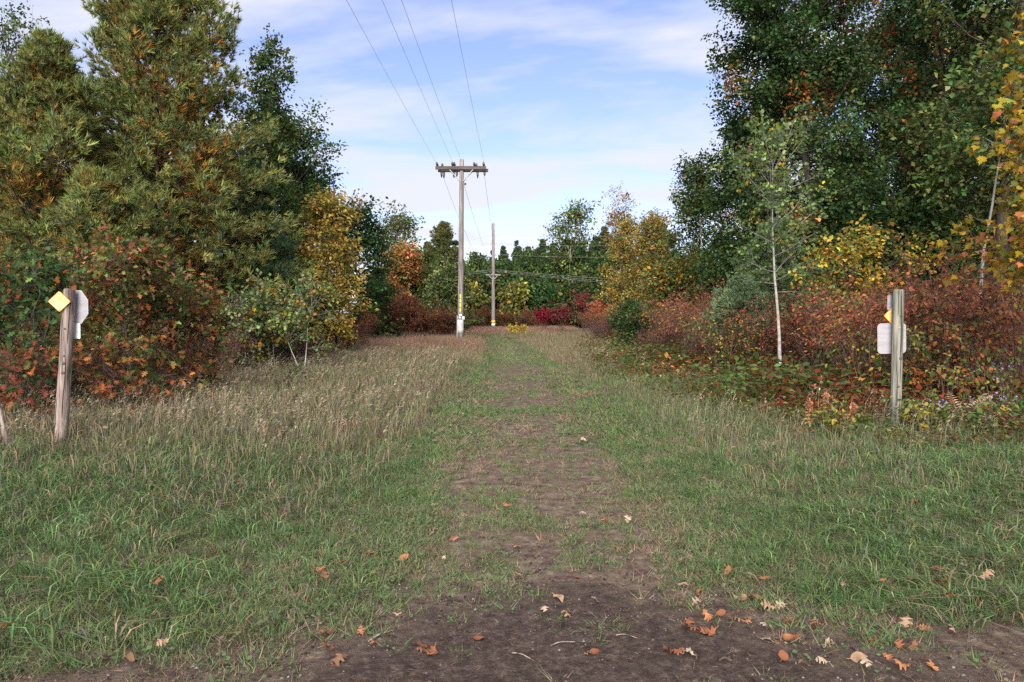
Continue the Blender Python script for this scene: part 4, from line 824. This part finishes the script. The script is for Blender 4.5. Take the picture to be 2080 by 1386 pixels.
# ================================================================== GRASS AND GROUND LITTER
def blade_tuft(sd, n, h, w, spread, lean, bend, dry=0.15, hue=.12, wind=(0, 0), seg=2):
    """n tapered blades of about height h (metres), bent in the middle."""
    r = np.random.default_rng(sd); a = r.random(n)*6.283; rr = spread*np.sqrt(r.random(n))
    B = np.c_[np.cos(a)*rr, np.sin(a)*rr, np.full(n, -.02)]; H = h*r.uniform(.45, 1.1, n); W = w*r.uniform(.6, 1.2, n)
    la = a+r.normal(0, 1.0, n); ld = np.c_[np.cos(la), np.sin(la), 0*la]*(lean*r.uniform(.2, 1.3, n))[:, None]+np.array([wind[0], wind[1], 0])
    sa = r.random(n)*6.283; side = np.c_[np.cos(sa), np.sin(sa), 0*sa]
    mid = B+ld*(H*.45)[:, None]+np.array([0, 0, 1.])*(H*.62)[:, None]; b2 = bend*r.uniform(.3, 1.3, n)
    tip = B+ld*(H*(1+b2))[:, None]*1.0+np.array([0, 0, 1.])*(H*(1.0-.45*b2))[:, None]
    if seg == 1: V = np.stack([B-side*(W/2)[:, None], B+side*(W/2)[:, None], tip], 1); T = np.array([[0, 1, 2]])
    else: V = np.stack([B, mid+side*(W*.5)[:, None], mid-side*(W*.5)[:, None], tip], 1); T = np.array([[0, 1, 2], [1, 3, 2]])
    q = V.shape[1]; F = (T[None]+(np.arange(n)*q)[:, None, None]).reshape(-1, 3)
    c = np.exp(r.normal(0, .2, (n, 1)))*np.exp(r.normal(0, hue, (n, 3))); d = r.random(n) < dry; c[d] = c[d]*np.array([1.75, 1.2, 1.35])
    return V.reshape(-1, 3), F, np.repeat(np.clip(c, .2, 4), q, 0)
def stalk_tuft(sd, n, h, spread, wind):
    """Thin stalks with nodding seed heads."""
    r = np.random.default_rng(sd); V = []; F = []; cl = []; k = 0
    for i in range(n):
        a = r.random()*6.283; rr = spread*math.sqrt(r.random()); b = np.array([math.cos(a)*rr, math.sin(a)*rr, -.02]); H = h*r.uniform(.65, 1.1)
        l = np.array([wind[0]+r.normal(0, .10), wind[1]+r.normal(0, .10), 0]); m = b+l*H*.35+np.array([0, 0, H*.6]); t_ = b+l*H*1.0+np.array([0, 0, H*.93])
        sa = r.random()*6.283; s_ = np.array([math.cos(sa), math.sin(sa), 0])*.0016; c = np.exp(r.normal(0, .2))*np.ones(3)
        V += [b-s_, b+s_, m+s_*.8, m-s_*.8, t_]; F += [(k, k+1, k+2), (k, k+2, k+3), (k+3, k+2, k+4)]; cl += [c]*5; k += 5
        d = unit(t_-m); nod = unit(d+np.array([.5*np.sign(wind[0] or 1), 0, -.35]))
        for q in range(r.integers(5, 8)):
            p = t_-d*r.uniform(-.01, .10)*H/.6; e = p+unit(nod+r.normal(0, .45, 3))*r.uniform(.02, .055); w_ = np.cross(e-p, r.normal(size=3)); w_ = w_/np.linalg.norm(w_)*.0030
            mm = (p+e)/2; V += [p, mm+w_, e, mm-w_]; F += [(k, k+1, k+2), (k, k+2, k+3)]; cl += [c*1.25]*4; k += 4
    return np.array(V), np.array(F), np.array(cl)
def up_frames(n, tilt=.12):
    a = rng.random(n)*6.283; z = unit(np.c_[rng.normal(0, tilt, n), rng.normal(0, tilt, n), np.ones(n)])
    x = unit(np.cross(np.c_[-np.sin(a), np.cos(a), 0*a], z)); return x, np.cross(z, x), z
def fixed_frames(n, spread=.5):
    a = rng.normal(0, spread, n); return np.c_[np.cos(a), np.sin(a), 0*a], np.c_[-np.sin(a), np.cos(a), 0*a], np.tile([0., 0, 1], (n, 1))
def field(y0, y1, dens, xl=None, xr=None):
    """Random points over the ground in view (and a margin to either side)."""
    n = int(dens*(.74*(y1*y1-y0*y0)+3.0*(y1-y0))); y = np.sqrt(rng.random(n)*(y1*y1-y0*y0)+y0*y0); x = (rng.random(n)*2-1)*(.74*y+1.5)
    m = np.ones(n, bool)
    if xl is not None: m &= x > np.interp(y, *xl)
    if xr is not None: m &= x < np.interp(y, *xr)
    return x[m], y[m]
# edges of the open ground left and right (metres, by distance)
EL = ([0, 9, 12, 16, 20, 26, 34, 44, 60, 80], [-9, -8.0, -7.4, -7.2, -7.4, -6.4, -7.2, -8.5, -9, -12])
ER = ([0, 7, 10, 13, 18, 24, 32, 44, 60, 80], [9, 7.2, 6.6, 6.3, 6.6, 6.2, 6.2, 5.8, 5.0, 6])
LUSH, MOSSY, STRAW, OLV, PINK = np.array([.104,.176,.066]), np.array([.110,.155,.070]), np.array([.26,.22,.15]), np.array([.140,.142,.079]), np.array([.24,.16,.115])
def near_clump(x, y, spots):
    v = np.zeros(len(x))
    for px, py, r in spots:
        Y = EYE*FPX/(py-HOR); v = np.maximum(v, np.exp(-((x-at(px, Y))**2+(y-Y)**2)/(r*r)))
    return v
CLUMPS = [(965, 1150, .22), (880, 1205, .22), (760, 1195, .2), (1010, 1225, .16), (1250, 1296, .08), (765, 1292, .08), (560, 1215, .3), (1420, 1180, .2), (1375, 1225, .15), (640, 1290, .12), (1560, 1250, .15), (1640, 1300, .12), (1800, 1310, .15), (930, 1340, .05), (200, 1330, .08)]
def build_grass():
    seed(300)
    short = [blade_tuft(300+k, 16, .085, .0076, .06, .75, .5, .28, seg=1) for k in range(5)]
    lush = [blade_tuft(310+k, 17, .20, .0084, .08, (.5, .9, 1.3)[k % 3], (.6, .9, 1.2)[k % 3], .10, wind=((-.1, 0), (-.35, .1), (-.5, 0))[k % 3]) for k in range(6)]
    mead = [blade_tuft(320+k, 13, .32, .0082, .09, .34, .6, .24) for k in range(5)]
    farb = [blade_tuft(330+k, 14, .28, .020, .16, .35, .6, .30, seg=1) for k in range(4)]
    for k in range(5):
        v, f, c = short[k]; r = np.random.default_rng(350+k); m_ = 4; P_ = np.c_[r.normal(0, .04, (m_, 2)), r.uniform(.004, .022, m_)]
        V_, F_ = place(L_RND, P_, np.c_[r.normal(0, 1, (m_, 2)), r.normal(.1, .25, m_)], np.array([0, 0, 1.])+r.normal(0, .3, (m_, 3)), r.uniform(.014, .028, m_))
        short[k] = (np.concatenate([v, V_]), np.concatenate([f, F_+len(v)]), np.concatenate([c, np.repeat(np.exp(r.normal(0, .2, (m_, 1)))*np.ones((m_, 3)), 4, 0)]))
    def zones(x, y):
        d = x-trail_x(y); on_dirt = y < shoulder_edge(x); n1 = fnoise(x, y, 1.1, 41); n2 = fnoise(x, y, .45, 43); n3 = fnoise(x, y, 2.6, 47); return d, on_dirt, n1, n2, n3
    # short turf on the trail and over the shoulder's edge
    parts = []
    x, y = np.concatenate([field(3.0, 7, 330), field(7, 13, 150), field(13, 30, 45)], 1); d, od, n1, n2, n3 = zones(x, y)
    e = y-shoulder_edge(x); cl = near_clump(x, y, CLUMPS)
    worn = np.exp(-((d+.05)/.78)**4)
    p = np.where(od, .03+.9*cl+.75*sstep(-.95, 0, e)*sstep(.40, .58, n2), np.where(np.abs(d) < 1.15, 1-worn*(.17+.62*sstep(.57, .42, n2)), np.where((np.abs(d) < 1.8) | (e < .8), .85, .30)))
    
    m = rng.random(len(x)) < p; x, y, d, n1, n2, n3 = (q[m] for q in (x, y, d, n1, n2, n3)); od = od[m]; n = len(x)
    mixv = np.clip(sstep(.35, .65, n1)+rng.normal(0, .22, n), 0, 1)[:, None]
    t_ = LUSH*.95*mixv+MOSSY*(1-mixv); dry = rng.random(n) < .16+.25*(n3 > .55); t_[dry] = STRAW*.75
    S = np.where(np.abs(d) < .9, .85, 1.05)*rng.uniform(.6, 1.25, n)*np.where(od, .9, 1)*np.where(y > 10, 1.25, 1); S = np.c_[S*np.where(y > 9, 1.5, 1), S*np.where(y > 9, 1.5, 1), S]
    o = scatter('short_grass', short, np.c_[x, y, gh(x, y)+.02], up_frames(n), S, t_, M_GRASS); tag(o, 'short worn grass over the trail and its edges', 'grass', kind='stuff')
    # lush green grass either side near the lens
    x, y = np.concatenate([field(3.4, 8.5, 230), field(8.5, 14, 60)], 1); d, od, n1, n2, n3 = zones(x, y)
    e = y-shoulder_edge(x)
    side = sstep(.95, 1.55, np.abs(d+.1*np.sign(d)))
    p = side*(~od)*np.clip(.7+e*1.6, 0, 1)*(.35+.65*sstep(.38, .6, n1))*np.interp(y, [3, 7.5, 9.5, 14], [1, .9, .35, .2])
    p = np.maximum(p, np.where((d > .75) & (d < 1.9) & (y > 6.5), .55, 0))
    m = rng.random(len(x)) < p; x, y, d, n1, n2, n3 = (q[m] for q in (x, y, d, n1, n2, n3)); n = len(x)
    t_ = LUSH*np.exp(rng.normal(0, .12, (n, 1)))*(.86+.3*n3[:, None]); k = rng.random(n) < .10+.25*(n2 > .58); t_[k] = OLV; k = rng.random(n) < .06+.22*(n3 < .40); t_[k] = STRAW*.8
    S = rng.uniform(.55, 1.15, n)*np.interp(np.abs(d), [1, 2.2, 5], [.6, .9, 1.1])
    o = scatter('green_grass', lush, np.c_[x, y, gh(x, y)], fixed_frames(n, .9), S, t_, M_GRASS); tag(o, 'lush green grass on the verges nearest the camera', 'grass', kind='stuff')
    # meadow grass, olive and straw
    x, y = np.concatenate([field(5.6, 9, 90, EL, ER), field(9, 17, 95, EL, ER), field(17, 28, 50, EL, ER)], 1); d, od, n1, n2, n3 = zones(x, y)
    p = sstep(1.15, 1.9, np.abs(d))*np.interp(y, [5.5, 8, 10], [.0, .6, 1.0])*(.55+.45*n1)
    p = p*np.where(d > 0, .8, 1)
    m = rng.random(len(x)) < p; x, y, d, n1, n2, n3 = (q[m] for q in (x, y, d, n1, n2, n3)); n = len(x)
    mv = np.clip(sstep(.42, .66, n3)*.6+rng.normal(.0, .2, n)+.02*(d < 0), 0, 1)[:, None]
    t_ = STRAW*.72*mv+np.where((d > 0)[:, None], OLV*.7+LUSH*.35, OLV)*(1-mv); k = rng.random(n) < .10; t_[k] = LUSH*.85
    S = rng.uniform(.6, 1.2, n)*np.where(d < 0, 1.08+.15*((x < -2.5) & (y > 7.5) & (y < 14)), .85)*np.interp(np.abs(d), [1.1, 2.0], [.55, 1]); S = np.c_[S*np.where(y > 15, 1.5, 1.0), S*np.where(y > 15, 1.5, 1.0), S]
    o = scatter('meadow_grass', mead, np.c_[x, y, gh(x, y)], up_frames(n, .1), S, t_, M_GRASS); tag(o, 'tall olive and straw meadow grass either side of the trail', 'grass', kind='stuff')
    # far meadow
    x, y = np.concatenate([field(24, 48, 22, EL, ER), field(48, 86, 9, EL, ER)], 1); d, od, n1, n2, n3 = zones(x, y)
    tread = np.minimum(np.abs(d-.75), np.abs(d+.75))
    S = rng.uniform(.5, 1.3, len(x))*np.where(np.abs(d) < 1.2, np.where(tread < .35, .22, .4), 1.0)*np.where((d < -1) & (y > 36), 1.45, 1)
    mv = np.clip(sstep(.4, .65, n3)*.6+rng.normal(.15, .22, len(x)), 0, 1)[:, None]
    gr = np.where(np.abs(d)[:, None] < 1.3, MOSSY*1.15, OLV*1.05); st = np.where(((d < -.8) & (y > 30))[:, None] | (y > 52)[:, None], PINK*.9, STRAW*.75)
    pk = (((d < -1.0) & (y > 34)) | (y > 56)); mv = np.where(pk[:, None], np.clip(mv+.45, 0, 1), mv); mv = np.where(np.abs(d)[:, None] < 1.2, mv*.35, mv)
    t_ = st*mv+gr*(1-mv); n = len(x)
    S3 = np.c_[S*0+np.where(y > 48, 2.2, 1.4), S*0+np.where(y > 48, 2.2, 1.4), S*np.where(y > 48, 1.25, 1)]
    o = scatter('far_grass', farb, np.c_[x, y, gh(x, y)], up_frames(n, .1), S3, t_, M_GRASS); tag(o, 'tawny grass at the far end of the clearing', 'grass', kind='stuff')
    # seed heads
    stv = [stalk_tuft(340+k, 5, .52, .12, (.22, 0)) for k in range(5)]
    x, y = np.concatenate([field(6.6, 12, 13, EL, ER), field(12, 24, 5, EL, ER), field(24, 44, 1.2, EL, ER)], 1); d, od, n1, n2, n3 = zones(x, y)
    p = np.where(d < -1.6, 1.0, np.where(d > 1.7, .22, 0))*sstep(.3, .55, n3+.05)*np.interp(y, [6.5, 8.5], [.25, 1])
    m = rng.random(len(x)) < p; x, y = x[m], y[m]; n = len(x)
    t_ = np.array([.25,.205,.145])*np.exp(rng.normal(0, .15, (n, 1)))
    S = rng.uniform(.7, 1.15, n)*np.interp(y, [6, 8, 10], [.6, .85, 1.0]); S = np.c_[S*np.interp(y, [12, 30], [1.1, 2.2]), S*np.interp(y, [12, 30], [1.1, 2.2]), S]
    o = scatter('seeding_grass', stv, np.c_[x, y, gh(x, y)], fixed_frames(n, .35), S, t_, M_GRASS); tag(o, 'pale seeding grass stalks nodding in the meadow', 'grass', kind='stuff')
build_grass()

def build_undergrowth():
    seed(400)
    # bramble and broad-leaved ground cover before the thicket
    sp = []
    for k in range(6):
        r = np.random.default_rng(410+k); m = 16; P = np.c_[r.normal(0, .13, m), r.normal(0, .13, m), r.uniform(.03, .30, m)]
        D = unit(np.c_[P[:, 0], P[:, 1], np.zeros(m)]+1e-3)+np.c_[r.normal(0, .5, (m, 2)), r.normal(-.2, .3, m)]
        V, F = place(L_DIA, P, D, np.array([0, 0, 1.])+unit(r.normal(size=(m, 3)))*.5, r.uniform(.05, .095, m))
        c = np.repeat(np.exp(r.normal(0, .2, (m, 1)))*np.exp(r.normal(0, .15, (m, 3))), 4, 0); n0 = len(V)
        S = np.c_[r.normal(0, .05, (3, 2)), np.full(3, -.03)]; T = grow(S, np.c_[r.normal(0, .5, (3, 2)), np.ones(3)], np.full(3, .33), 3, .12, 0); tv, tf = tubes(T, taper(3, 3, .003, .0015), 3)
        tf3 = np.concatenate([tf[:, [0, 1, 2]], tf[:, [0, 2, 3]]]); sp.append((np.concatenate([V, tv]), np.concatenate([F, tf3+n0]), np.concatenate([c, np.tile([1.2, .7, .8], (len(tv), 1))])))
    x, y = np.concatenate([field(8.2, 14, 42), field(14, 26, 19), field(26, 44, 5)], 1); d = x-trail_x(y); n3 = fnoise(x, y, 1.6, 53); n4 = fnoise(x, y, .9, 57)
    lo = np.interp(y, [8, 10, 13, 17, 22, 30, 44], [3.7, 2.9, 2.3, 1.9, 1.8, 2.2, 3.2]); hi = np.interp(y, *ER)+1.6
    p = sstep(0, 1.1, x-lo)*(x < hi)*(.35+.65*sstep(.35, .55, n4)); p = p*(~((np.abs(x-at(1820, 10.1)) < .34) & (y < 10.25) & (y > 8.6))); m = rng.random(len(x)) < p; x, y, n3, n4, d = x[m], y[m], n3[m], n4[m], d[m]; n = len(x)
    t_ = palette([(np.array([.075,.125,.04]), 4), (OL, 3), (np.array([.10,.15,.05]), 2), (BR, 1.5), (RU, 1.2), (YG, .8)], n); k = rng.random(n) < sstep(.52, .68, n3)*.45; t_[k] = palette([(RU, 3), (RD, 2), (BR, 3), (OR, 1)], int(k.sum()))
    S = rng.uniform(.7, 1.4, n)*np.interp(x-lo[m], [0, 2.0], [.6, 1.25])*np.interp(y, [10.2, 12.5], [.72, 1.2]); o = scatter('ground_cover', sp, np.c_[x, y, gh(x, y)], up_frames(n, .15), S, t_, M_LEAF)
    tag(o, 'low bramble and leafy ground cover in front of the red thicket', 'undergrowth', kind='stuff')
    # fallen straw and bits of dead leaf lying about
    n = 16000; y = 3.0+9*rng.random(n)**1.5; x = (rng.random(n)*2-1)*(.72*y+.8); z = gh(x, y)+.020+.03*rng.random(n)*(y > shoulder_edge(x))
    a = rng.random(n)*6.283; D = np.c_[np.cos(a), np.sin(a), rng.normal(0, .12, n)]; st = (np.array([[-.5,0,0],[.5,0,0],[.3,1,.25],[-.3,1,.25]])*np.array([.05, 1, .05]), np.array([[0,1,2],[0,2,3]]))
    V, F = place(st, np.c_[x, y, z], D, np.tile([0, 0, 1.], (n, 1)), rng.uniform(.015, .055, n)); col = palette([(TA, 2), ((.22,.15,.10), 3), ((.10,.06,.045), 2), ((.42,.34,.24), 1)], n)
    o = obj('straw_litter', mesh('straw_litter', V, F, np.repeat(col, 4, 0), M_DEAD)); tag(o, 'bits of straw and dead leaf strewn over the soil', 'litter', kind='stuff')
    # grit
    n = 22000; y = 2.9+2.7*rng.random(n); x = (rng.random(n)*2-1)*(.72*y+.6); m = y < shoulder_edge(x)+.1; x, y = x[m], y[m]; n = len(x)
    oc = np.array([[1,0,-.2],[-1,.1,-.2],[.1,1,-.2],[0,-1,-.1],[.2,.1,1]], float)*np.array([1, .8, .7])
    T = np.array([[0,2,4],[2,1,4],[1,3,4],[3,0,4]])
    V, F = place((oc, T), np.c_[x, y, gh(x, y)+.020], np.c_[rng.normal(size=(n, 2)), np.zeros(n)], np.array([0, 0, 1.])+runit(n)*.25, .0025+.0095*rng.random(n)**3.2)
    col = palette([((.075,.052,.047), 6), ((.12,.095,.09), 2), ((.19,.17,.165), .7), ((.04,.03,.03), 4)], n); o = obj('gravel', mesh('gravel', V, F, np.repeat(col, len(oc), 0), M_DEAD)); tag(o, 'fine grit and small stones in the dark soil', 'gravel', kind='stuff')
build_undergrowth()

# ------------------------------------------------------------------ plants one can pick out
def small_plants():
    seed(500)
    def aster(px, Y, h, lab, sd):
        t = shrub('aster', G3(px, Y), h, .28, lab, 'wildflower', stems=9, n=(3, 3, 3), size=.075, pal=((YG, 3), (G, 2), (YE, .5)), low=.1, sd=sd)
        r = np.random.default_rng(sd); n = 26; P = np.c_[r.normal(0, .15, n), r.normal(0, .15, n), h*r.uniform(.72, 1.05, n)]
        star = (np.array([[0,0,.1]]+[[math.cos(a)*(1 if k % 2 else .35), math.sin(a)*(1 if k % 2 else .35), 0] for k, a in enumerate(np.arange(16)*math.pi/8)], float), np.array([(0, i, i % 16+1) for i in range(1, 17)]))
        V, F = place(star, P, unit(r.normal(size=(n, 3))), np.array([0, -.5, 1.])+r.normal(0, .3, (n, 3)), r.uniform(.014, .021, n)); col = np.tile([.36,.31,.60], (n, 1))*np.exp(r.normal(0, .15, (n, 1)))
        obj('blossom', mesh('blossom', V, F, np.repeat(col, 17, 0), M_LEAF), t, 'stuff')
    aster(2025, 10.6, .80, 'purple aster flowering at the picture edge, higher of the three asters', 501); aster(2030, 9.7, .48, 'lower purple aster at the picture edge', 502); aster(1920, 9.8, .42, 'purple aster between the greenish post and the picture edge', 503)
    def plume(px, Y, h, lab, sd, c=(.30,.15,.08)):
        r = np.random.default_rng(sd); t = thing('dried_plume', G3(px, Y), lab, 'wildflower'); P = grow(np.array([[0, 0, -.03]]), np.array([[.1, 0, 1.]]), np.array([h]), 8, .05, 0)
        obj('stem', mesh('stem', *tubes(P, taper(1, 8, .004, .002), 5), None, M_TWIG), t); n = 130; u = r.uniform(.45, 1, n); S, T = on(P, np.zeros(n, int), u)
        V, F = place(L_DIA, S+r.normal(0, .022, (n, 3))*(1.4-u)[:, None]*1.6, T+r.normal(0, .8, (n, 3)), unit(r.normal(size=(n, 3))), r.uniform(.025, .05, n)); col = np.tile(c, (n, 1))*np.exp(r.normal(0, .2, (n, 1)))
        obj('seed_head', mesh('seed_head', V, F, np.repeat(col, 4, 0), M_DEAD), t, 'stuff')
    plume(1718, 9.6, .42, 'dried pinkish-brown plume nearest the greenish post', 511); plume(1645, 9.9, .40, 'dried brown plume farther from the greenish post', 512); plume(1672, 10.3, .5, 'dried brown plume between its two neighbours', 513)
    def fern(px, Y, h, lab, sd, c):
        r = np.random.default_rng(sd); t = thing('fern', G3(px, Y), lab, 'fern'); m = 7; a = r.random(m)*6.283
        P = grow(np.zeros((m, 3)), np.c_[np.cos(a)*.5, np.sin(a)*.5, np.ones(m)], np.full(m, h), 8, .04, -.13)
        for q in range(m):
            n = 26; u = np.linspace(.15, 1, n); S, T = on(np.repeat(P[q:q+1], 1, 0), np.zeros(n, int), u); sd_ = unit(np.cross(T, [0, 0, 1.]))*np.where(np.arange(n) % 2, 1, -1)[:, None]
            V, F = place((L_DIA[0]*np.array([.6, 1, 1]), L_DIA[1]), S, sd_+T*.4, np.tile([0, 0, 1.], (n, 1)), .16*h*np.sin(np.pi*np.clip(u*.85+.15, 0, 1))+.02); v2, f2 = tubes(P[q:q+1], taper(1, 8, .003, .001), 4)
            obj('frond', mesh('frond', np.concatenate([V, v2]), [F, f2+len(V)], np.concatenate([np.repeat(np.tile(c, (n, 1))*np.exp(r.normal(0, .15, (n, 1))), 4, 0), np.tile(c, (len(v2), 1))]), M_DEAD), t)
    fern(1958, 10.2, .62, 'bleached tan fern between the greenish post and the picture edge', 521, (.46,.34,.20)); fern(1868, 10.0, .42, 'brown withered fern at the foot of the greenish post', 522, (.17,.085,.06)); fern(2065, 9.2, .5, 'reddish withered fern at the picture edge', 523, (.20,.075,.055))
    fern(1765, 10.4, .42, 'brown withered fern left of the greenish post', 524, (.18,.09,.06))
    for k, (px, Y, h, lab, pal) in enumerate(((1880, 9.6, .42, 'yellow-green leafy weed just right of the greenish post foot', ((YG, 3), (YE, 1), (G, 1))), (1990, 9.4, .38, 'light green leafy weed under the tan fern', ((YG, 3), (G, 3))), (1700, 9.8, .36, 'yellowish weed left of the dried plumes', ((YG, 3), (YE, 1))),
                                             (1930, 11.3, .85, 'broad-leaved yellow and orange seedling behind the tan fern', ((YE, 2), (OR, 2), (YG, 3), (G, 2))), (1615, 12.5, .6, 'leafy green bramble at the foot of the white-stemmed aspen', ((G, 3), (YG, 1))), (1850, 12.0, .7, 'orange-leaved seedling just behind the greenish post', ((OR, 3), (RU, 2), (YG, 1))))):
        shrub('leafy_weed', G3(px, Y), h, .3, lab, 'weed', stems=8, n=(3, 3, 4), size=.085, pal=pal, low=.1, sd=530+k)
    shrub('dark_weed', G3(562, 13.8), .55, .32, 'dark leafy weed standing in the meadow grass', 'weed', stems=9, n=(3, 3, 4), size=.06, pal=((DG, 3), (G, 1)), low=.1, sd=540)
small_plants()

# ------------------------------------------------------------------ fallen leaves and twigs
FALLEN = [(875,1035),(837,1067),(1035,1043),(1192,905),(1437,995),(817,1148),(758,1185),(686,1177),(733,1152),(655,1193),(650,1210),(905,1153),(1058,1128),(930,1112),(1282,1068),(1230,1080),(1192,1057),(1258,1137),(1165,1187),(1216,1240),(1287,1265),
 (1110,1262),(1165,1275),(987,1321),(840,1342),(730,1312),(678,1307),(812,1268),(668,1345),(240,1368),(333,1345),(1382,1207),(1568,1193),(1571,1214),(1632,1213),(1540,1240),(1410,1250),(1437,1268),(1465,1272),(1385,1297),(1460,1305),(1515,1287),
 (1548,1290),(1605,1288),(1548,1321),(1628,1328),(1690,1337),(1780,1328),(1845,1342),(1597,1368),(1690,1368),(1740,1360),(1752,1375),(1655,1380),(1830,1375),(1963,1188),(2003,1215),(1955,1310),(2035,1367),(1860,1065),(1415,1355),(1370,1347),(14,1325),(1485,1180),(275,1055),(292,1232),(1392,1290)]
def fallen():
    seed(600); FALLEN.extend([(int(a), int(b)) for a, b in zip(np.concatenate([rng.uniform(1380, 1960, 26), rng.uniform(620, 1350, 12)]), np.concatenate([rng.uniform(1195, 1380, 26), rng.uniform(1000, 1375, 12)]))]); cols = {'orange-brown': (.30,.135,.065), 'russet': (.23,.095,.052), 'tan': (.31,.20,.13), 'pale buff': (.34,.26,.19), 'dull brown': (.17,.095,.06)}; names = list(cols)
    shapes = [L_OAK, L_OAK, L_OAK, sym_strip([(0.01,-.2),(.02,0),(.16,.12),(.26,.3),(.27,.5),(.2,.72),(.08,.9),(0,1.0)], .3, -.3)]
    meshes = {}
    for k, (px, py) in enumerate(FALLEN):
        Y = EYE*FPX/(py-HOR); x = at(px, Y); od = Y < shoulder_edge(x); j = rng.choice(5, p=[.36, .2, .18, .1, .16] if not od or px < 1100 else [.24, .16, .24, .16, .2]); q = int(rng.integers(0, 4)); sh = shapes[q]
        if (j, q) not in meshes:
            V = sh[0].copy(); r = np.random.default_rng(j*7+q); V[:, 2] += .14*np.sin(V[:, 0]*7+q)+.12*np.cos(V[:, 1]*6+j)+(.3, .6, -.3, .5)[(j+q) % 4]*(V[:, 0]**2)+(.0, .35, .2, -.15)[(j+2*q) % 4]*(V[:, 1]-.4)**2
            V[:, 2] -= V[:, 2].min(); c = np.array(cols[names[j]])*np.exp(r.normal(0, .12, (len(V), 1))); meshes[(j, q)] = mesh('fallen_leaf', V, sh[1], c, M_DEAD)
        o = obj('fallen_leaf', meshes[(j, q)]); s_ = rng.uniform(.048, .092)
        lift = .020 if od else (.034 if abs(x-float(trail_x(Y))) < 1.1 else .075)
        o.scale = (s_,)*3; o.location = (x, Y, float(gh(x, Y))+lift); o.rotation_euler = (rng.normal(.15, .3), rng.normal(0, .35), rng.random()*6.283)
        side = 'nearer the leaning post' if x < float(trail_x(Y)) else 'nearer the greenish post'; shape = 'lobed oak leaf' if q < 3 else 'oval leaf'
        bed = 'on the dark bare soil' if od else ('on the worn trail' if abs(x-float(trail_x(Y))) < 1.1 else 'on the green grass'); near = 'close by' if py > 1250 else 'farther off'
        tag(o, f'fallen {names[j]} {shape} {bed} {side}', 'leaf', f'fallen {names[j]} leaves {bed}')
    for (px0, py0, px1, py1, r_, lab) in ((745, 1325, 797, 1300, .004, 'straight grey twig on the soil beside the orange leaves'), (1040, 1350, 1090, 1368, .003, 'curved dark twig on the soil near the bottom middle'), (1120, 1335, 1170, 1325, .003, 'pale twig on the soil below the heart-shaped leaf'), (1255, 1312, 1302, 1318, .0025, 'thin straw-coloured twig on the soil')):
        Y0, Y1 = EYE*FPX/(py0-HOR), EYE*FPX/(py1-HOR); u = np.linspace(0, 1, 7); X = at(px0, Y0)+(at(px1, Y1)-at(px0, Y0))*u; Yy = Y0+(Y1-Y0)*u+.015*np.sin(u*3)
        tag(MB().tube(np.c_[X, Yy, gh(X, Yy)+.030+.004*np.sin(u*5)], r_*(1.2-.6*u), 6).obj('fallen_twig', M_POST_L), lab, 'twig')
fallen()
